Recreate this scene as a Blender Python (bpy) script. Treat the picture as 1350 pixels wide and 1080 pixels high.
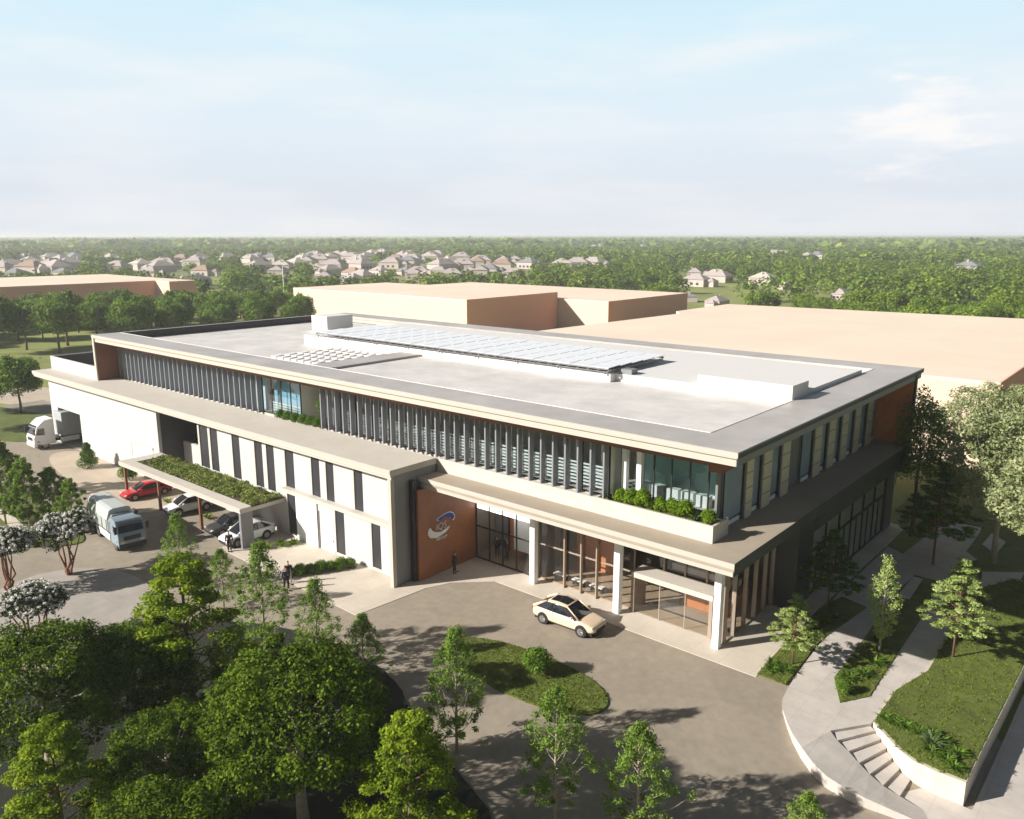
import bpy, math, random
import numpy as np
from mathutils import Vector, Matrix
R = math.radians
for o in list(bpy.data.objects): bpy.data.objects.remove(o)
SC = bpy.context.scene
COL = SC.collection

# ------------------------------------------------------------------ camera, sky, sun, exposure
cam = bpy.data.cameras.new('camera'); cam_o = bpy.data.objects.new('camera', cam); COL.objects.link(cam_o)
cam.sensor_fit = 'HORIZONTAL'; cam.sensor_width = 36.0; cam.lens = 1056.33 / 1350 * 36.0
cam.clip_start = 0.5; cam.clip_end = 60000
cam_o.location = (17.257, -38.281, 25.337)
cam_o.rotation_euler = Vector((-0.63523, 0.74285, -0.21132)).to_track_quat('-Z', 'Y').to_euler()
SC.camera = cam_o
SUN_EL = 27.0
SUN_DIR = Vector((-0.56 * math.cos(R(SUN_EL)), -0.8285 * math.cos(R(SUN_EL)), math.sin(R(SUN_EL))))   # towards the sun
sun = bpy.data.lights.new('sun', 'SUN'); sun.energy = 5.0; sun.angle = R(0.6); sun.color = (1.0, 0.945, 0.87)
sun_o = bpy.data.objects.new('sun', sun); COL.objects.link(sun_o)
sun_o.location = (0, 0, 200)
sun_o.rotation_euler = (-SUN_DIR).to_track_quat('-Z', 'Y').to_euler()
W = bpy.data.worlds.new('World'); SC.world = W; W.use_nodes = True
nt = W.node_tree; nt.nodes.clear(); N = nt.nodes.new; LK = nt.links.new
out = N('ShaderNodeOutputWorld'); bg = N('ShaderNodeBackground'); bg2 = N('ShaderNodeBackground'); mixs = N('ShaderNodeMixShader')
sky = N('ShaderNodeTexSky'); sky.sky_type = 'NISHITA'; sky.sun_disc = False
sky.sun_elevation = R(SUN_EL); sky.sun_rotation = math.atan2(SUN_DIR.x, SUN_DIR.y)
sky.air_density = 1.0; sky.dust_density = 1.5; sky.ozone_density = 1.2
bg.inputs['Strength'].default_value = 0.026
LK(sky.outputs[0], bg.inputs['Color'])
# thin bright haze veil low in the sky, strongest away from the sun, with soft cloud banks
tc = N('ShaderNodeTexCoord'); sep = N('ShaderNodeSeparateXYZ'); LK(tc.outputs['Generated'], sep.inputs[0])
mp = N('ShaderNodeMapping'); mp.inputs['Scale'].default_value = (3.0, 3.0, 17.0); LK(tc.outputs['Generated'], mp.inputs[0])
no = N('ShaderNodeTexNoise'); no.inputs['Scale'].default_value = 1.1; no.inputs['Detail'].default_value = 8; no.inputs['Roughness'].default_value = 0.55
LK(mp.outputs[0], no.inputs['Vector'])
rmp = N('ShaderNodeMapRange'); rmp.inputs['From Min'].default_value = 0.46; rmp.inputs['From Max'].default_value = 0.74
rmp.inputs['To Min'].default_value = 0.0; rmp.inputs['To Max'].default_value = 0.55; LK(no.outputs['Fac'], rmp.inputs['Value'])
veil = N('ShaderNodeMapRange'); veil.interpolation_type = 'SMOOTHSTEP'
veil.inputs['From Min'].default_value = 0.24; veil.inputs['From Max'].default_value = 0.38
veil.inputs['To Min'].default_value = 1.0; veil.inputs['To Max'].default_value = 0.06; LK(sep.outputs['Z'], veil.inputs['Value'])
dt = N('ShaderNodeVectorMath'); dt.operation = 'DOT_PRODUCT'; LK(tc.outputs['Generated'], dt.inputs[0]); dt.inputs[1].default_value = (-0.65, 0.76, 0)
az = N('ShaderNodeMapRange'); az.interpolation_type = 'SMOOTHSTEP'
az.inputs['From Min'].default_value = -0.4; az.inputs['From Max'].default_value = 0.6; az.inputs['To Min'].default_value = 0.08; az.inputs['To Max'].default_value = 1.0
LK(dt.outputs['Value'], az.inputs['Value'])
mx = N('ShaderNodeMath'); mx.operation = 'MULTIPLY'; mx.use_clamp = True; LK(az.outputs[0], mx.inputs[0]); LK(veil.outputs[0], mx.inputs[1])
cr = N('ShaderNodeValToRGB'); LK(sep.outputs['Z'], cr.inputs[0])
el = cr.color_ramp.elements
el[0].position = 0.0; el[0].color = (0.78, 0.81, 0.85, 1); el[1].position = 0.30; el[1].color = (0.60, 0.84, 0.96, 1)
e = el.new(0.05); e.color = (0.74, 0.79, 0.86, 1)
e = el.new(0.12); e.color = (0.76, 0.85, 0.93, 1)
e = el.new(0.22); e.color = (0.68, 0.86, 0.95, 1)
cm = N('ShaderNodeMix'); cm.data_type = 'RGBA'; LK(rmp.outputs[0], cm.inputs[0]); LK(cr.outputs[0], cm.inputs[6]); cm.inputs[7].default_value = (0.95, 0.94, 0.94, 1)
mp2 = N('ShaderNodeMapping'); mp2.inputs['Scale'].default_value = (7, 7, 30); LK(tc.outputs['Generated'], mp2.inputs[0])
n2 = N('ShaderNodeTexNoise'); n2.inputs['Scale'].default_value = 1.6; n2.inputs['Detail'].default_value = 9; n2.inputs['Roughness'].default_value = 0.6; LK(mp2.outputs[0], n2.inputs['Vector'])
d2 = N('ShaderNodeVectorMath'); d2.operation = 'DISTANCE'; LK(tc.outputs['Generated'], d2.inputs[0]); d2.inputs[1].default_value = (-0.2500, 0.9620, 0.1150)
sc2 = N('ShaderNodeMapRange'); sc2.inputs['From Min'].default_value = 0.02; sc2.inputs['From Max'].default_value = 0.20; sc2.inputs['To Min'].default_value = 0.20; sc2.inputs['To Max'].default_value = -0.45; LK(d2.outputs['Value'], sc2.inputs['Value'])
ad = N('ShaderNodeMath'); ad.operation = 'ADD'; LK(sc2.outputs[0], ad.inputs[0]); LK(n2.outputs['Fac'], ad.inputs[1])
c2 = N('ShaderNodeMapRange'); c2.interpolation_type = 'SMOOTHSTEP'; c2.inputs['From Min'].default_value = 0.52; c2.inputs['From Max'].default_value = 0.80; c2.inputs['To Max'].default_value = 0.85; LK(ad.outputs[0], c2.inputs['Value'])
cm2 = N('ShaderNodeMix'); cm2.data_type = 'RGBA'; LK(c2.outputs[0], cm2.inputs[0]); LK(cm.outputs[2], cm2.inputs[6]); cm2.inputs[7].default_value = (1.0, 0.97, 0.95, 1)
LK(cm2.outputs[2], bg2.inputs['Color']); bg2.inputs['Strength'].default_value = 0.61
LK(mx.outputs[0], mixs.inputs[0]); LK(bg.outputs[0], mixs.inputs[1]); LK(bg2.outputs[0], mixs.inputs[2]); LK(mixs.outputs[0], out.inputs[0])
SC.view_settings.view_transform = 'Standard'; SC.view_settings.look = 'None'
SC.view_settings.exposure = 0.74; SC.view_settings.gamma = 1.0
SC.cycles.max_bounces = 6; SC.cycles.transparent_max_bounces = 12; SC.cycles.diffuse_bounces = 3; SC.cycles.glossy_bounces = 3
SC.cycles.volume_bounces = 1; SC.cycles.use_denoising = True
SC.cycles.sample_clamp_indirect = 6

# ------------------------------------------------------------------ materials
MATS = {}
def mat(name, col, rough=0.8, var=0.08, scale=1.5, bump=0.0, bscale=20, metal=0.0, spec=0.5, stain=0.0, sscale=0.25, joint=0, jdark=.82):
    if name in MATS: return MATS[name]
    m = bpy.data.materials.new(name); m.use_nodes = True; t = m.node_tree; b = t.nodes['Principled BSDF']
    b.inputs['Roughness'].default_value = rough; b.inputs['Metallic'].default_value = metal
    b.inputs['Specular IOR Level'].default_value = spec
    co = t.nodes.new('ShaderNodeTexCoord')
    n = t.nodes.new('ShaderNodeTexNoise'); n.inputs['Scale'].default_value = scale; n.inputs['Detail'].default_value = 6; n.inputs['Roughness'].default_value = 0.65
    t.links.new(co.outputs['Object'], n.inputs['Vector'])
    mr = t.nodes.new('ShaderNodeMapRange'); mr.inputs['From Min'].default_value = 0.25; mr.inputs['From Max'].default_value = 0.75
    mr.inputs['To Min'].default_value = 1 - var; mr.inputs['To Max'].default_value = 1 + var
    t.links.new(n.outputs['Fac'], mr.inputs['Value'])
    mu = t.nodes.new('ShaderNodeVectorMath'); mu.operation = 'SCALE'; mu.inputs[0].default_value = col[:3]
    t.links.new(mr.outputs[0], mu.inputs['Scale'])
    last = mu.outputs[0]
    if stain:
        n2 = t.nodes.new('ShaderNodeTexNoise'); n2.inputs['Scale'].default_value = sscale; n2.inputs['Detail'].default_value = 8; n2.inputs['Roughness'].default_value = 0.7
        t.links.new(co.outputs['Object'], n2.inputs['Vector'])
        m2 = t.nodes.new('ShaderNodeMapRange'); m2.inputs['From Min'].default_value = 0.38; m2.inputs['From Max'].default_value = 0.68
        m2.inputs['To Min'].default_value = 1 - stain; m2.inputs['To Max'].default_value = 1.0
        t.links.new(n2.outputs['Fac'], m2.inputs['Value'])
        mu2 = t.nodes.new('ShaderNodeVectorMath'); mu2.operation = 'SCALE'; t.links.new(last, mu2.inputs[0]); t.links.new(m2.outputs[0], mu2.inputs['Scale'])
        last = mu2.outputs[0]
    if joint:
        br = t.nodes.new('ShaderNodeTexBrick'); br.offset = 0.5 if joint < 0 else 0.0; br.inputs['Scale'].default_value = 1.0
        br.inputs['Brick Width'].default_value = abs(joint); br.inputs['Row Height'].default_value = abs(joint); br.inputs['Mortar Size'].default_value = .018; br.inputs['Mortar Smooth'].default_value = .3
        br.inputs['Color1'].default_value = (1, 1, 1, 1); br.inputs['Color2'].default_value = (.955, .955, .95, 1); br.inputs['Mortar'].default_value = (jdark, jdark, jdark, 1)
        t.links.new(co.outputs['Object'], br.inputs['Vector'])
        m3 = t.nodes.new('ShaderNodeVectorMath'); m3.operation = 'MULTIPLY'; t.links.new(last, m3.inputs[0]); t.links.new(br.outputs['Color'], m3.inputs[1]); last = m3.outputs[0]
    t.links.new(last, b.inputs['Base Color'])
    if bump:
        n3 = t.nodes.new('ShaderNodeTexNoise'); n3.inputs['Scale'].default_value = bscale; n3.inputs['Detail'].default_value = 4
        t.links.new(co.outputs['Object'], n3.inputs['Vector'])
        bp = t.nodes.new('ShaderNodeBump'); bp.inputs['Strength'].default_value = bump; bp.inputs['Distance'].default_value = 0.03
        t.links.new(n3.outputs['Fac'], bp.inputs['Height']); t.links.new(bp.outputs[0], b.inputs['Normal'])
    MATS[name] = m; return m
def leafmat(name, dark, mid, light, trans=0.3, rough=0.7):
    if name in MATS: return MATS[name]
    m = bpy.data.materials.new(name); m.use_nodes = True; t = m.node_tree; b = t.nodes['Principled BSDF']; o = t.nodes['Material Output']
    a = t.nodes.new('ShaderNodeAttribute'); a.attribute_name = 'rnd'
    r = t.nodes.new('ShaderNodeValToRGB'); e = r.color_ramp.elements
    e[0].position = 0.1; e[0].color = (*dark, 1); e[1].position = 0.95; e[1].color = (*light, 1); x = e.new(0.5); x.color = (*mid, 1)
    t.links.new(a.outputs['Fac'], r.inputs[0]); t.links.new(r.outputs[0], b.inputs['Base Color'])
    b.inputs['Roughness'].default_value = rough; b.inputs['Specular IOR Level'].default_value = 0.12
    tr = t.nodes.new('ShaderNodeBsdfTranslucent'); t.links.new(r.outputs[0], tr.inputs[0])
    mi = t.nodes.new('ShaderNodeMixShader'); mi.inputs[0].default_value = trans
    t.links.new(b.outputs[0], mi.inputs[1]); t.links.new(tr.outputs[0], mi.inputs[2]); t.links.new(mi.outputs[0], o.inputs[0])
    MATS[name] = m; return m
def glassmat(name, tint, refl=1.0, rough=0.02, mixmin=0.08):
    if name in MATS: return MATS[name]
    m = bpy.data.materials.new(name); m.use_nodes = True; t = m.node_tree; t.nodes.clear()
    o = t.nodes.new('ShaderNodeOutputMaterial'); tr = t.nodes.new('ShaderNodeBsdfTransparent'); tr.inputs[0].default_value = (*tint, 1)
    g = t.nodes.new('ShaderNodeBsdfGlossy'); g.inputs['Roughness'].default_value = rough; g.inputs[0].default_value = (0.95, 0.97, 1, 1)
    f = t.nodes.new('ShaderNodeFresnel'); f.inputs[0].default_value = 1.5
    mr = t.nodes.new('ShaderNodeMapRange'); mr.inputs['To Min'].default_value = mixmin; mr.inputs['To Max'].default_value = refl
    t.links.new(f.outputs[0], mr.inputs['Value'])
    ge = t.nodes.new('ShaderNodeNewGeometry'); iv = t.nodes.new('ShaderNodeMath'); iv.operation = 'SUBTRACT'; iv.inputs[0].default_value = 1.0; t.links.new(ge.outputs['Backfacing'], iv.inputs[1])
    mm = t.nodes.new('ShaderNodeMath'); mm.operation = 'MULTIPLY'; t.links.new(mr.outputs[0], mm.inputs[0]); t.links.new(iv.outputs[0], mm.inputs[1])
    mi = t.nodes.new('ShaderNodeMixShader'); t.links.new(mm.outputs[0], mi.inputs[0]); t.links.new(tr.outputs[0], mi.inputs[1]); t.links.new(g.outputs[0], mi.inputs[2])
    t.links.new(mi.outputs[0], o.inputs[0]); MATS[name] = m; return m

white = mat('white_render', (0.52, 0.51, 0.495), 0.85, 0.03, 0.6, 0.05, 60, stain=0.05, sscale=0.4)
slab = mat('pale_concrete', (0.55, 0.505, 0.445), 0.8, 0.05, 0.8, 0.04, 40, stain=0.07, sscale=0.3)
fasc = mat('fascia_concrete', (0.48, 0.432, 0.375), 0.75, 0.03, 1.0)
canopym = mat('canopy_membrane', (0.37, 0.315, 0.245), 0.8, 0.05, 0.5, stain=0.08)
ringm = mat('roof_ring_coating', (0.49, 0.455, 0.425), 0.45, 0.12, 0.35, stain=0.22, sscale=0.16)
floorm = mat('roof_floor_screed', (0.74, 0.71, 0.68), 0.6, 0.07, 0.5, 0.03, 10, stain=0.24, sscale=0.22, joint=-2.6, jdark=.90)
offwhite = mat('roof_white', (0.68, 0.665, 0.64), 0.7, 0.03)
grey = mat('grey_metal', (0.20, 0.20, 0.21), 0.5, 0.06)
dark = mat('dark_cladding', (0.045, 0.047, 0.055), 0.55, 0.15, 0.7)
black = mat('black_frame', (0.02, 0.02, 0.023), 0.5, 0.1)
finm = mat('fin_metal', (0.23, 0.24, 0.265), 0.45, 0.08, 2.0)
orange_shade = mat('corten_shade', (0.36, 0.135, 0.055), 0.5, 0.16, 0.5, stain=0.25, sscale=0.4)  # darker copy of the corten, with the logo wall's shade in its colour
brown = mat('brown_timber', (0.20, 0.075, 0.04), 0.6, 0.15, 1.2)
orange = mat('corten_panel', (0.64, 0.215, 0.07), 0.55, 0.14, 0.5, stain=0.18, sscale=0.5)
colwhite = mat('column_white', (0.85, 0.85, 0.84), 0.5, 0.02)
mull = mat('bronze_mullion', (0.33, 0.26, 0.20), 0.45, 0.06)
screenm = mat('gold_screen', (0.62, 0.55, 0.42), 0.5, 0.1, 3.0)
glass = glassmat('clear_glass', (0.95, 0.96, 0.96), 0.8, 0.01, 0.04)
glass2 = glassmat('upper_glass', (0.90, 0.95, 0.96), 1.0, 0.01, 0.13)
glassb = mat('dark_window_glass', (0.035, 0.036, 0.042), 0.35, 0.1, spec=0.35)
teal = mat('teal_reflection', (0.34, 0.60, 0.57), 0.6, 0.12, 0.4)
inner = mat('interior_wall', (0.35, 0.30, 0.25), 0.8, 0.05)
innerd = mat('interior_dark', (0.09, 0.085, 0.08), 0.8, 0.1)
tan = mat('lobby_floor', (0.42, 0.31, 0.21), 0.5, 0.1, 1.0)
asph = mat('asphalt', (0.335, 0.287, 0.222), 0.9, 0.14, 1.6, 0.25, 60, stain=0.20, sscale=0.16)
conc = mat('paving_concrete', (0.62, 0.55, 0.46), 0.85, 0.06, 0.7, 0.08, 30, stain=0.12, sscale=0.3, joint=2.0)
plaza = mat('plaza_concrete', (0.58, 0.53, 0.48), 0.85, 0.10, 0.6, 0.10, 25, stain=0.18, sscale=0.5, joint=1.8)
tanpave = mat('tan_paving', (0.50, 0.42, 0.325), 0.85, 0.08, 0.5, 0.08, 30, stain=0.1)
grassm = mat('grass', (0.12, 0.155, 0.022), 0.95, 0.35, 1.2, 0.6, 50, stain=0.3, sscale=0.35)
fieldm = mat('field_green', (0.235, 0.27, 0.06), 0.95, 0.30, 0.02, 0.3, 3, stain=0.3, sscale=0.01)
soil = mat('planting_soil', (0.05, 0.04, 0.025), 0.95, 0.2)
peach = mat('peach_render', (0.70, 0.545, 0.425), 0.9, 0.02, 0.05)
peach_shade = mat('peach_shade_tint', (0.90, 0.45, 0.315), 0.9, 0.03, 0.05)  # shade colour of the peach render, painted on the end faces
bark = mat('bark_brown', (0.16, 0.10, 0.065), 0.9, 0.3, 6, 0.4, 30)
barkp = mat('bark_pale', (0.38, 0.32, 0.25), 0.85, 0.3, 6, 0.3, 30)
barkr = mat('bark_reddish', (0.22, 0.10, 0.065), 0.85, 0.25, 6)
L_young = leafmat('leaf_young', (0.10, 0.17, 0.022), (0.19, 0.30, 0.045), (0.32, 0.44, 0.09), 0.35)
L_broad = leafmat('leaf_broad', (0.040, 0.075, 0.004), (0.10, 0.165, 0.008), (0.20, 0.29, 0.014), 0.25)
L_maple = leafmat('leaf_maple', (0.08, 0.14, 0.006), (0.18, 0.265, 0.012), (0.34, 0.42, 0.025), 0.35)
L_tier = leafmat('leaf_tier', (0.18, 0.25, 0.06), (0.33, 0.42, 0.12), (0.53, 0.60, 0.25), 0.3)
L_olive = leafmat('leaf_olive', (0.15, 0.185, 0.07), (0.27, 0.31, 0.14), (0.43, 0.46, 0.25), 0.25)
L_row = leafmat('leaf_row', (0.06, 0.12, 0.016), (0.15, 0.25, 0.035), (0.28, 0.39, 0.065), 0.25)
L_flow = leafmat('leaf_flower', (0.018, 0.035, 0.008), (0.035, 0.06, 0.013), (0.06, 0.09, 0.02), 0.2)
L_bloss = leafmat('blossom', (0.66, 0.64, 0.60), (0.80, 0.78, 0.74), (0.90, 0.88, 0.85), 0.3)
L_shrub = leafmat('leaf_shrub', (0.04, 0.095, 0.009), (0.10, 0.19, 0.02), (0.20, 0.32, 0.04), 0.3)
L_lime = leafmat('leaf_lime', (0.07, 0.14, 0.006), (0.16, 0.27, 0.012), (0.29, 0.42, 0.03), 0.35)
L_roof = leafmat('leaf_roof', (0.09, 0.125, 0.025), (0.21, 0.26, 0.06), (0.38, 0.42, 0.12), 0.25)
L_wood = leafmat('leaf_wood', (0.035, 0.08, 0.010), (0.12, 0.205, 0.020), (0.29, 0.38, 0.045), 0.2)
L_agave = leafmat('leaf_agave', (0.04, 0.08, 0.02), (0.10, 0.16, 0.05), (0.24, 0.30, 0.13), 0.2)

# ------------------------------------------------------------------ mesh helpers
class MB:
    def __init__(s): s.v = []; s.f = []
    def add(s, vs, fs):
        b = len(s.v); s.v += [tuple(p) for p in vs]; s.f += [tuple(i + b for i in f) for f in fs]; return s
    def box(s, x0, x1, y0, y1, z0, z1):
        return s.add([(x0, y0, z0), (x1, y0, z0), (x1, y1, z0), (x0, y1, z0), (x0, y0, z1), (x1, y0, z1), (x1, y1, z1), (x0, y1, z1)],
                     [(3, 2, 1, 0), (4, 5, 6, 7), (0, 1, 5, 4), (1, 2, 6, 5), (2, 3, 7, 6), (3, 0, 4, 7)])
    def prism(s, poly, z0, z1):
        a = sum(poly[i][0] * poly[(i + 1) % len(poly)][1] - poly[(i + 1) % len(poly)][0] * poly[i][1] for i in range(len(poly)))
        if a < 0: poly = poly[::-1]
        n = len(poly)
        return s.add([(x, y, z0) for x, y in poly] + [(x, y, z1) for x, y in poly],
                     [tuple(range(n - 1, -1, -1)), tuple(range(n, 2 * n))] + [(i, (i + 1) % n, (i + 1) % n + n, i + n) for i in range(n)])
    def extr(s, poly, axis, a, b):
        """profile in the plane across `axis` ('x': (y,z) points; 'y': (x,z) points) extruded from a to b"""
        n = len(poly)
        P = (lambda p, t: (t, p[0], p[1])) if axis == 'x' else (lambda p, t: (p[0], t, p[1]))
        return s.add([P(p, a) for p in poly] + [P(p, b) for p in poly],
                     [tuple(range(n)), tuple(range(2 * n - 1, n - 1, -1))] + [(i, i + n, (i + 1) % n + n, (i + 1) % n) for i in range(n)])
    def tube(s, pts, rad, n=7, cap=True):
        pts = [Vector(p) for p in pts]; rings = []
        if not hasattr(rad, '__len__'): rad = [rad] * len(pts)
        vs = []
        for i, p in enumerate(pts):
            d = (pts[min(i + 1, len(pts) - 1)] - pts[max(i - 1, 0)]).normalized()
            u = d.orthogonal().normalized() if i == 0 else (u - d * u.dot(d)).normalized()
            w = d.cross(u)
            vs += [p + (u * math.cos(2 * math.pi * k / n) + w * math.sin(2 * math.pi * k / n)) * rad[i] for k in range(n)]
        fs = [(i * n + k, i * n + (k + 1) % n, (i + 1) * n + (k + 1) % n, (i + 1) * n + k) for i in range(len(pts) - 1) for k in range(n)]
        if cap: fs += [tuple(range(n - 1, -1, -1)), tuple((len(pts) - 1) * n + k for k in range(n))]
        return s.add(vs, fs)
    def cyl(s, c, axis, r, h, n=20, r2=None):
        c = Vector(c); d = {'x': Vector((1, 0, 0)), 'y': Vector((0, 1, 0)), 'z': Vector((0, 0, 1))}[axis]
        return s.tube([c - d * h / 2, c + d * h / 2], [r, r if r2 is None else r2], n)
    def build(s, name, m, parent=None, world=False, smooth=False, bevel=0.0):
        if world and parent is not None:
            o = ORG[parent.name]; vs = [(a - o.x, b - o.y, c - o.z) for a, b, c in s.v]
        else: vs = s.v
        me = bpy.data.meshes.new(name); me.from_pydata(vs, [], s.f); me.update()
        if smooth: me.polygons.foreach_set('use_smooth', [True] * len(me.polygons))
        me.materials.append(m)
        return link(name, me, parent, bevel)
ORG = {}
def link(name, me, parent=None, bevel=0.0):
    o = bpy.data.objects.new(name, me); COL.objects.link(o)
    if parent is not None: o.parent = parent; ORG[o.name] = ORG[parent.name]
    else: ORG[o.name] = Vector((0, 0, 0))
    if bevel:
        b = o.modifiers.new('bevel', 'BEVEL'); b.width = bevel; b.segments = 2; b.limit_method = 'ANGLE'
    return o
def tag(o, label=None, cat=None, group=None, kind=None):
    if label: o['label'] = label
    if cat: o['category'] = cat
    if group: o['group'] = group
    if kind: o['kind'] = kind
    return o
def thing(name, label, cat, loc=(0, 0, 0), rot=0.0, group=None):
    o = bpy.data.objects.new(name, None); COL.objects.link(o); o.empty_display_size = 0.5
    o.location = loc; o.rotation_euler = (0, 0, rot); ORG[o.name] = Vector(loc)
    return tag(o, label, cat, group)
def copy_part(o, loc=None):
    c = o.copy(); COL.objects.link(c); ORG[c.name] = ORG.get(o.name, Vector((0, 0, 0)))
    if loc is not None: c.location = loc
    for ch in [k for k in o.children]:
        d = copy_part(ch); d.parent = c
    return c
def dup(root, loc, rot=0.0, sc=1.0, label=None, group=None):
    c = copy_part(root); c.location = loc; c.rotation_euler = (0, 0, rot)
    c.scale = (sc, sc, sc) if not hasattr(sc, '__len__') else sc
    ORG[c.name] = Vector(loc)
    if label: c['label'] = label
    if group: c['group'] = group
    return c
def struct(name, mb, m, **k): return tag(mb.build(name, m, **k), kind='structure')
def pts_in(poly, x, y):
    ins = np.zeros(x.shape, bool); n = len(poly)
    for i in range(n):
        x0, y0 = poly[i]; x1, y1 = poly[(i + 1) % n]
        c = ((y0 > y) != (y1 > y)) & (x < (x1 - x0) * (y - y0) / (y1 - y0 + 1e-12) + x0); ins ^= c
    return ins
def smoothpoly(pts, k=2):
    for _ in range(k):
        q = []
        for i in range(len(pts)):
            a, b = pts[i], pts[(i + 1) % len(pts)]
            q += [(a[0] * .75 + b[0] * .25, a[1] * .75 + b[1] * .25), (a[0] * .25 + b[0] * .75, a[1] * .25 + b[1] * .75)]
        pts = q
    return pts
def sstep(t): t = np.clip(t, 0, 1); return t * t * (3 - 2 * t)
def drop(x, y):
    a = sstep(((x - 2) * .6 + (2.5 - y) * .4) / 7.0) * 1.2 * (np.asarray(x) > -3)
    b = sstep((np.asarray(x) - 9.5) / 3.0) * 1.2
    return np.maximum(a * sstep((np.asarray(x) + 3) / 4), b)

# ------------------------------------------------------------------ ground, roads, paths
def axis_coords(lo, hi, fine0, fine1, step):
    f = list(np.arange(fine0, fine1 + .01, step)); g = step
    a = [fine0]; b = [fine1]
    while a[-1] > lo: g *= 1.45; a.append(max(lo, a[-1] - g))
    g = step
    while b[-1] < hi: g *= 1.45; b.append(min(hi, b[-1] + g))
    return np.array(a[:0:-1] + f + b[1:])
def grid(xs, ys, zf):
    X, Y = np.meshgrid(xs, ys); Z = zf(X, Y); nx = len(xs)
    V = np.stack([X.ravel(), Y.ravel(), Z.ravel()], 1)
    F = [(j * nx + i, j * nx + i + 1, (j + 1) * nx + i + 1, (j + 1) * nx + i) for j in range(len(ys) - 1) for i in range(nx - 1)]
    m = MB(); m.v = [tuple(v) for v in V]; m.f = F; return m
struct('ground', grid(axis_coords(-20000, 20000, -12, 30, 1.0), axis_coords(-20000, 20000, -30, 40, 1.0), lambda x, y: -0.08 - drop(x, y)), fieldm)
struct('road', grid(np.concatenate([np.arange(-120, -6, 3), np.arange(-6, 14.1, .5)]), np.arange(-40, 8.01, .5), lambda x, y: -drop(x, y)), asph)
struct('back_road', MB().prism([(-150, -3), (-118, 4), (-100, 11), (-97, 18), (-101, 23), (-125, 15), (-150, 5)], -.07, -.03), tanpave)
struct('pavement', MB().prism([(-42, -6.5), (-23.7, -6.8), (-23.2, -.7), (-22.4, 1.3), (-20.1, 3.5), (.4, 3.5), (.2, 8.3), (0, 13), (0, 36), (-92, 36), (-92, -1.0), (-42, -1.0)], -.3, 0.03), conc)
struct('parking_apron', MB().prism(smoothpoly([(-81.5, -.6), (-84.5, -2.0), (-84.2, -4.2), (-79.6, -5.8), (-69, -7.2), (-57.5, -7.6), (-54.6, -6.3), (-54.6, -.6)], 2), -.3, 0.035), tanpave)
cyc = [(-40.7 + 6.6 * math.cos(a) * (1.0 if math.cos(a) < 0 else 1.5), -18.6 + 4.9 * math.sin(a) * (1 if math.sin(a) > 0 else 1.2)) for a in np.linspace(0, 2 * math.pi, 40)[:-1]]
struct('round_pavement', MB().prism(cyc, -.3, 0.12), mat('grey_paving', (.41, .375, .335), .85, .08, .6, .1, 25, stain=.15, sscale=.3, joint=2.4))
isl = smoothpoly([(-15.8, -4.3), (-14.7, -3.4), (-11.5, -2.7), (-7.4, -2.8), (-5.0, -3.8), (-4.3, -5.3), (-5.3, -6.7), (-8.4, -7.4), (-11.3, -7.4), (-14.6, -7.0), (-16.8, -5.8)], 2)
struct('lawn_island', MB().prism(isl, -.3, 0.09), grassm)
struct('front_lawn', MB().prism(smoothpoly([(-33, -17), (-29, -12.2), (-22.5, -10.0), (-15.5, -10.3), (-12, -12.4), (-6.5, -14.2), (-2.5, -15.5), (-1, -22), (-6, -34), (-30, -36)], 2), -.3, 0.09), mat('lawn_shade', (.010, .014, .005), .95, .4, 1.0, .5, 30))  # near-black lawn colour stands in for shade under the trees
struct('west_lawn', MB().prism(smoothpoly([(-80, -13.5), (-66, -11.2), (-58.2, -11.8), (-52.5, -12.7), (-51.5, -14.0), (-54, -17), (-62, -22), (-80, -24)], 2), -.3, 0.09), grassm)
struct('verge_lawn', MB().prism(smoothpoly([(-150, -12), (-100, -6.6), (-92.5, -4.6), (-91.8, 1.0), (-95, 6.5), (-118, 2), (-150, -6)], 2), -.3, 0.09), grassm)
struct('west_path', MB().prism([(-90, -16.5), (-66, -14.6), (-57, -15.4), (-57, -16.3), (-66, -15.6), (-90, -17.8)], 0, 0.115), conc)
# plaza and its strips, right of the entrance
pl = [(1.85, 9.4), (2.1, 5.5), (2.3, 3.6), (2.5, 2.3), (2.95, 1.2), (3.6, .2), (4.3, -.7), (5.0, -1.4), (5.59, .98), (7.01, 3.01), (7.05, 7.0), (7.9, 10.5), (7.8, 17.7), (6.2, 24), (5.2, 40), (2.4, 40), (1.6, 29), (0.2, 30), (.2, 17), (1.85, 13)]
struct('plaza', MB().prism(pl, -1.7, 0.06), plaza)
def lawn(poly, z=0.06, t=.05): struct('lawn_strip', MB().prism(poly, z - .02, z + t), grassm)
lawn([(5.1, 3.9), (3.95, 6.3), (3.8, 11.5), (3.55, 17), (3.4, 21.4), (3.5, 25), (5.3, 25), (5.8, 17.6), (5.95, 12.2), (6.05, 8.0), (6.15, 5.6)])
lawn([(.35, 3.75), (2.1, 3.75), (1.75, 9.35), (.15, 8.6)])
lawn([(.25, 8.7), (1.75, 9.5), (1.8, 11.1), (2.1, 13.4), (2.5, 17.0), (.6, 17.6), (.15, 15)])
struct('park_lawn', MB().prism([(5.6, 24.2), (7.85, 17.9), (8, 26), (9.3, 29.1), (12.3, 29.1), (14, 60), (-2, 60), (-2, 40), (2.3, 40.2), (5.3, 40.2)], -.3, 0.07), grassm)
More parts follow.
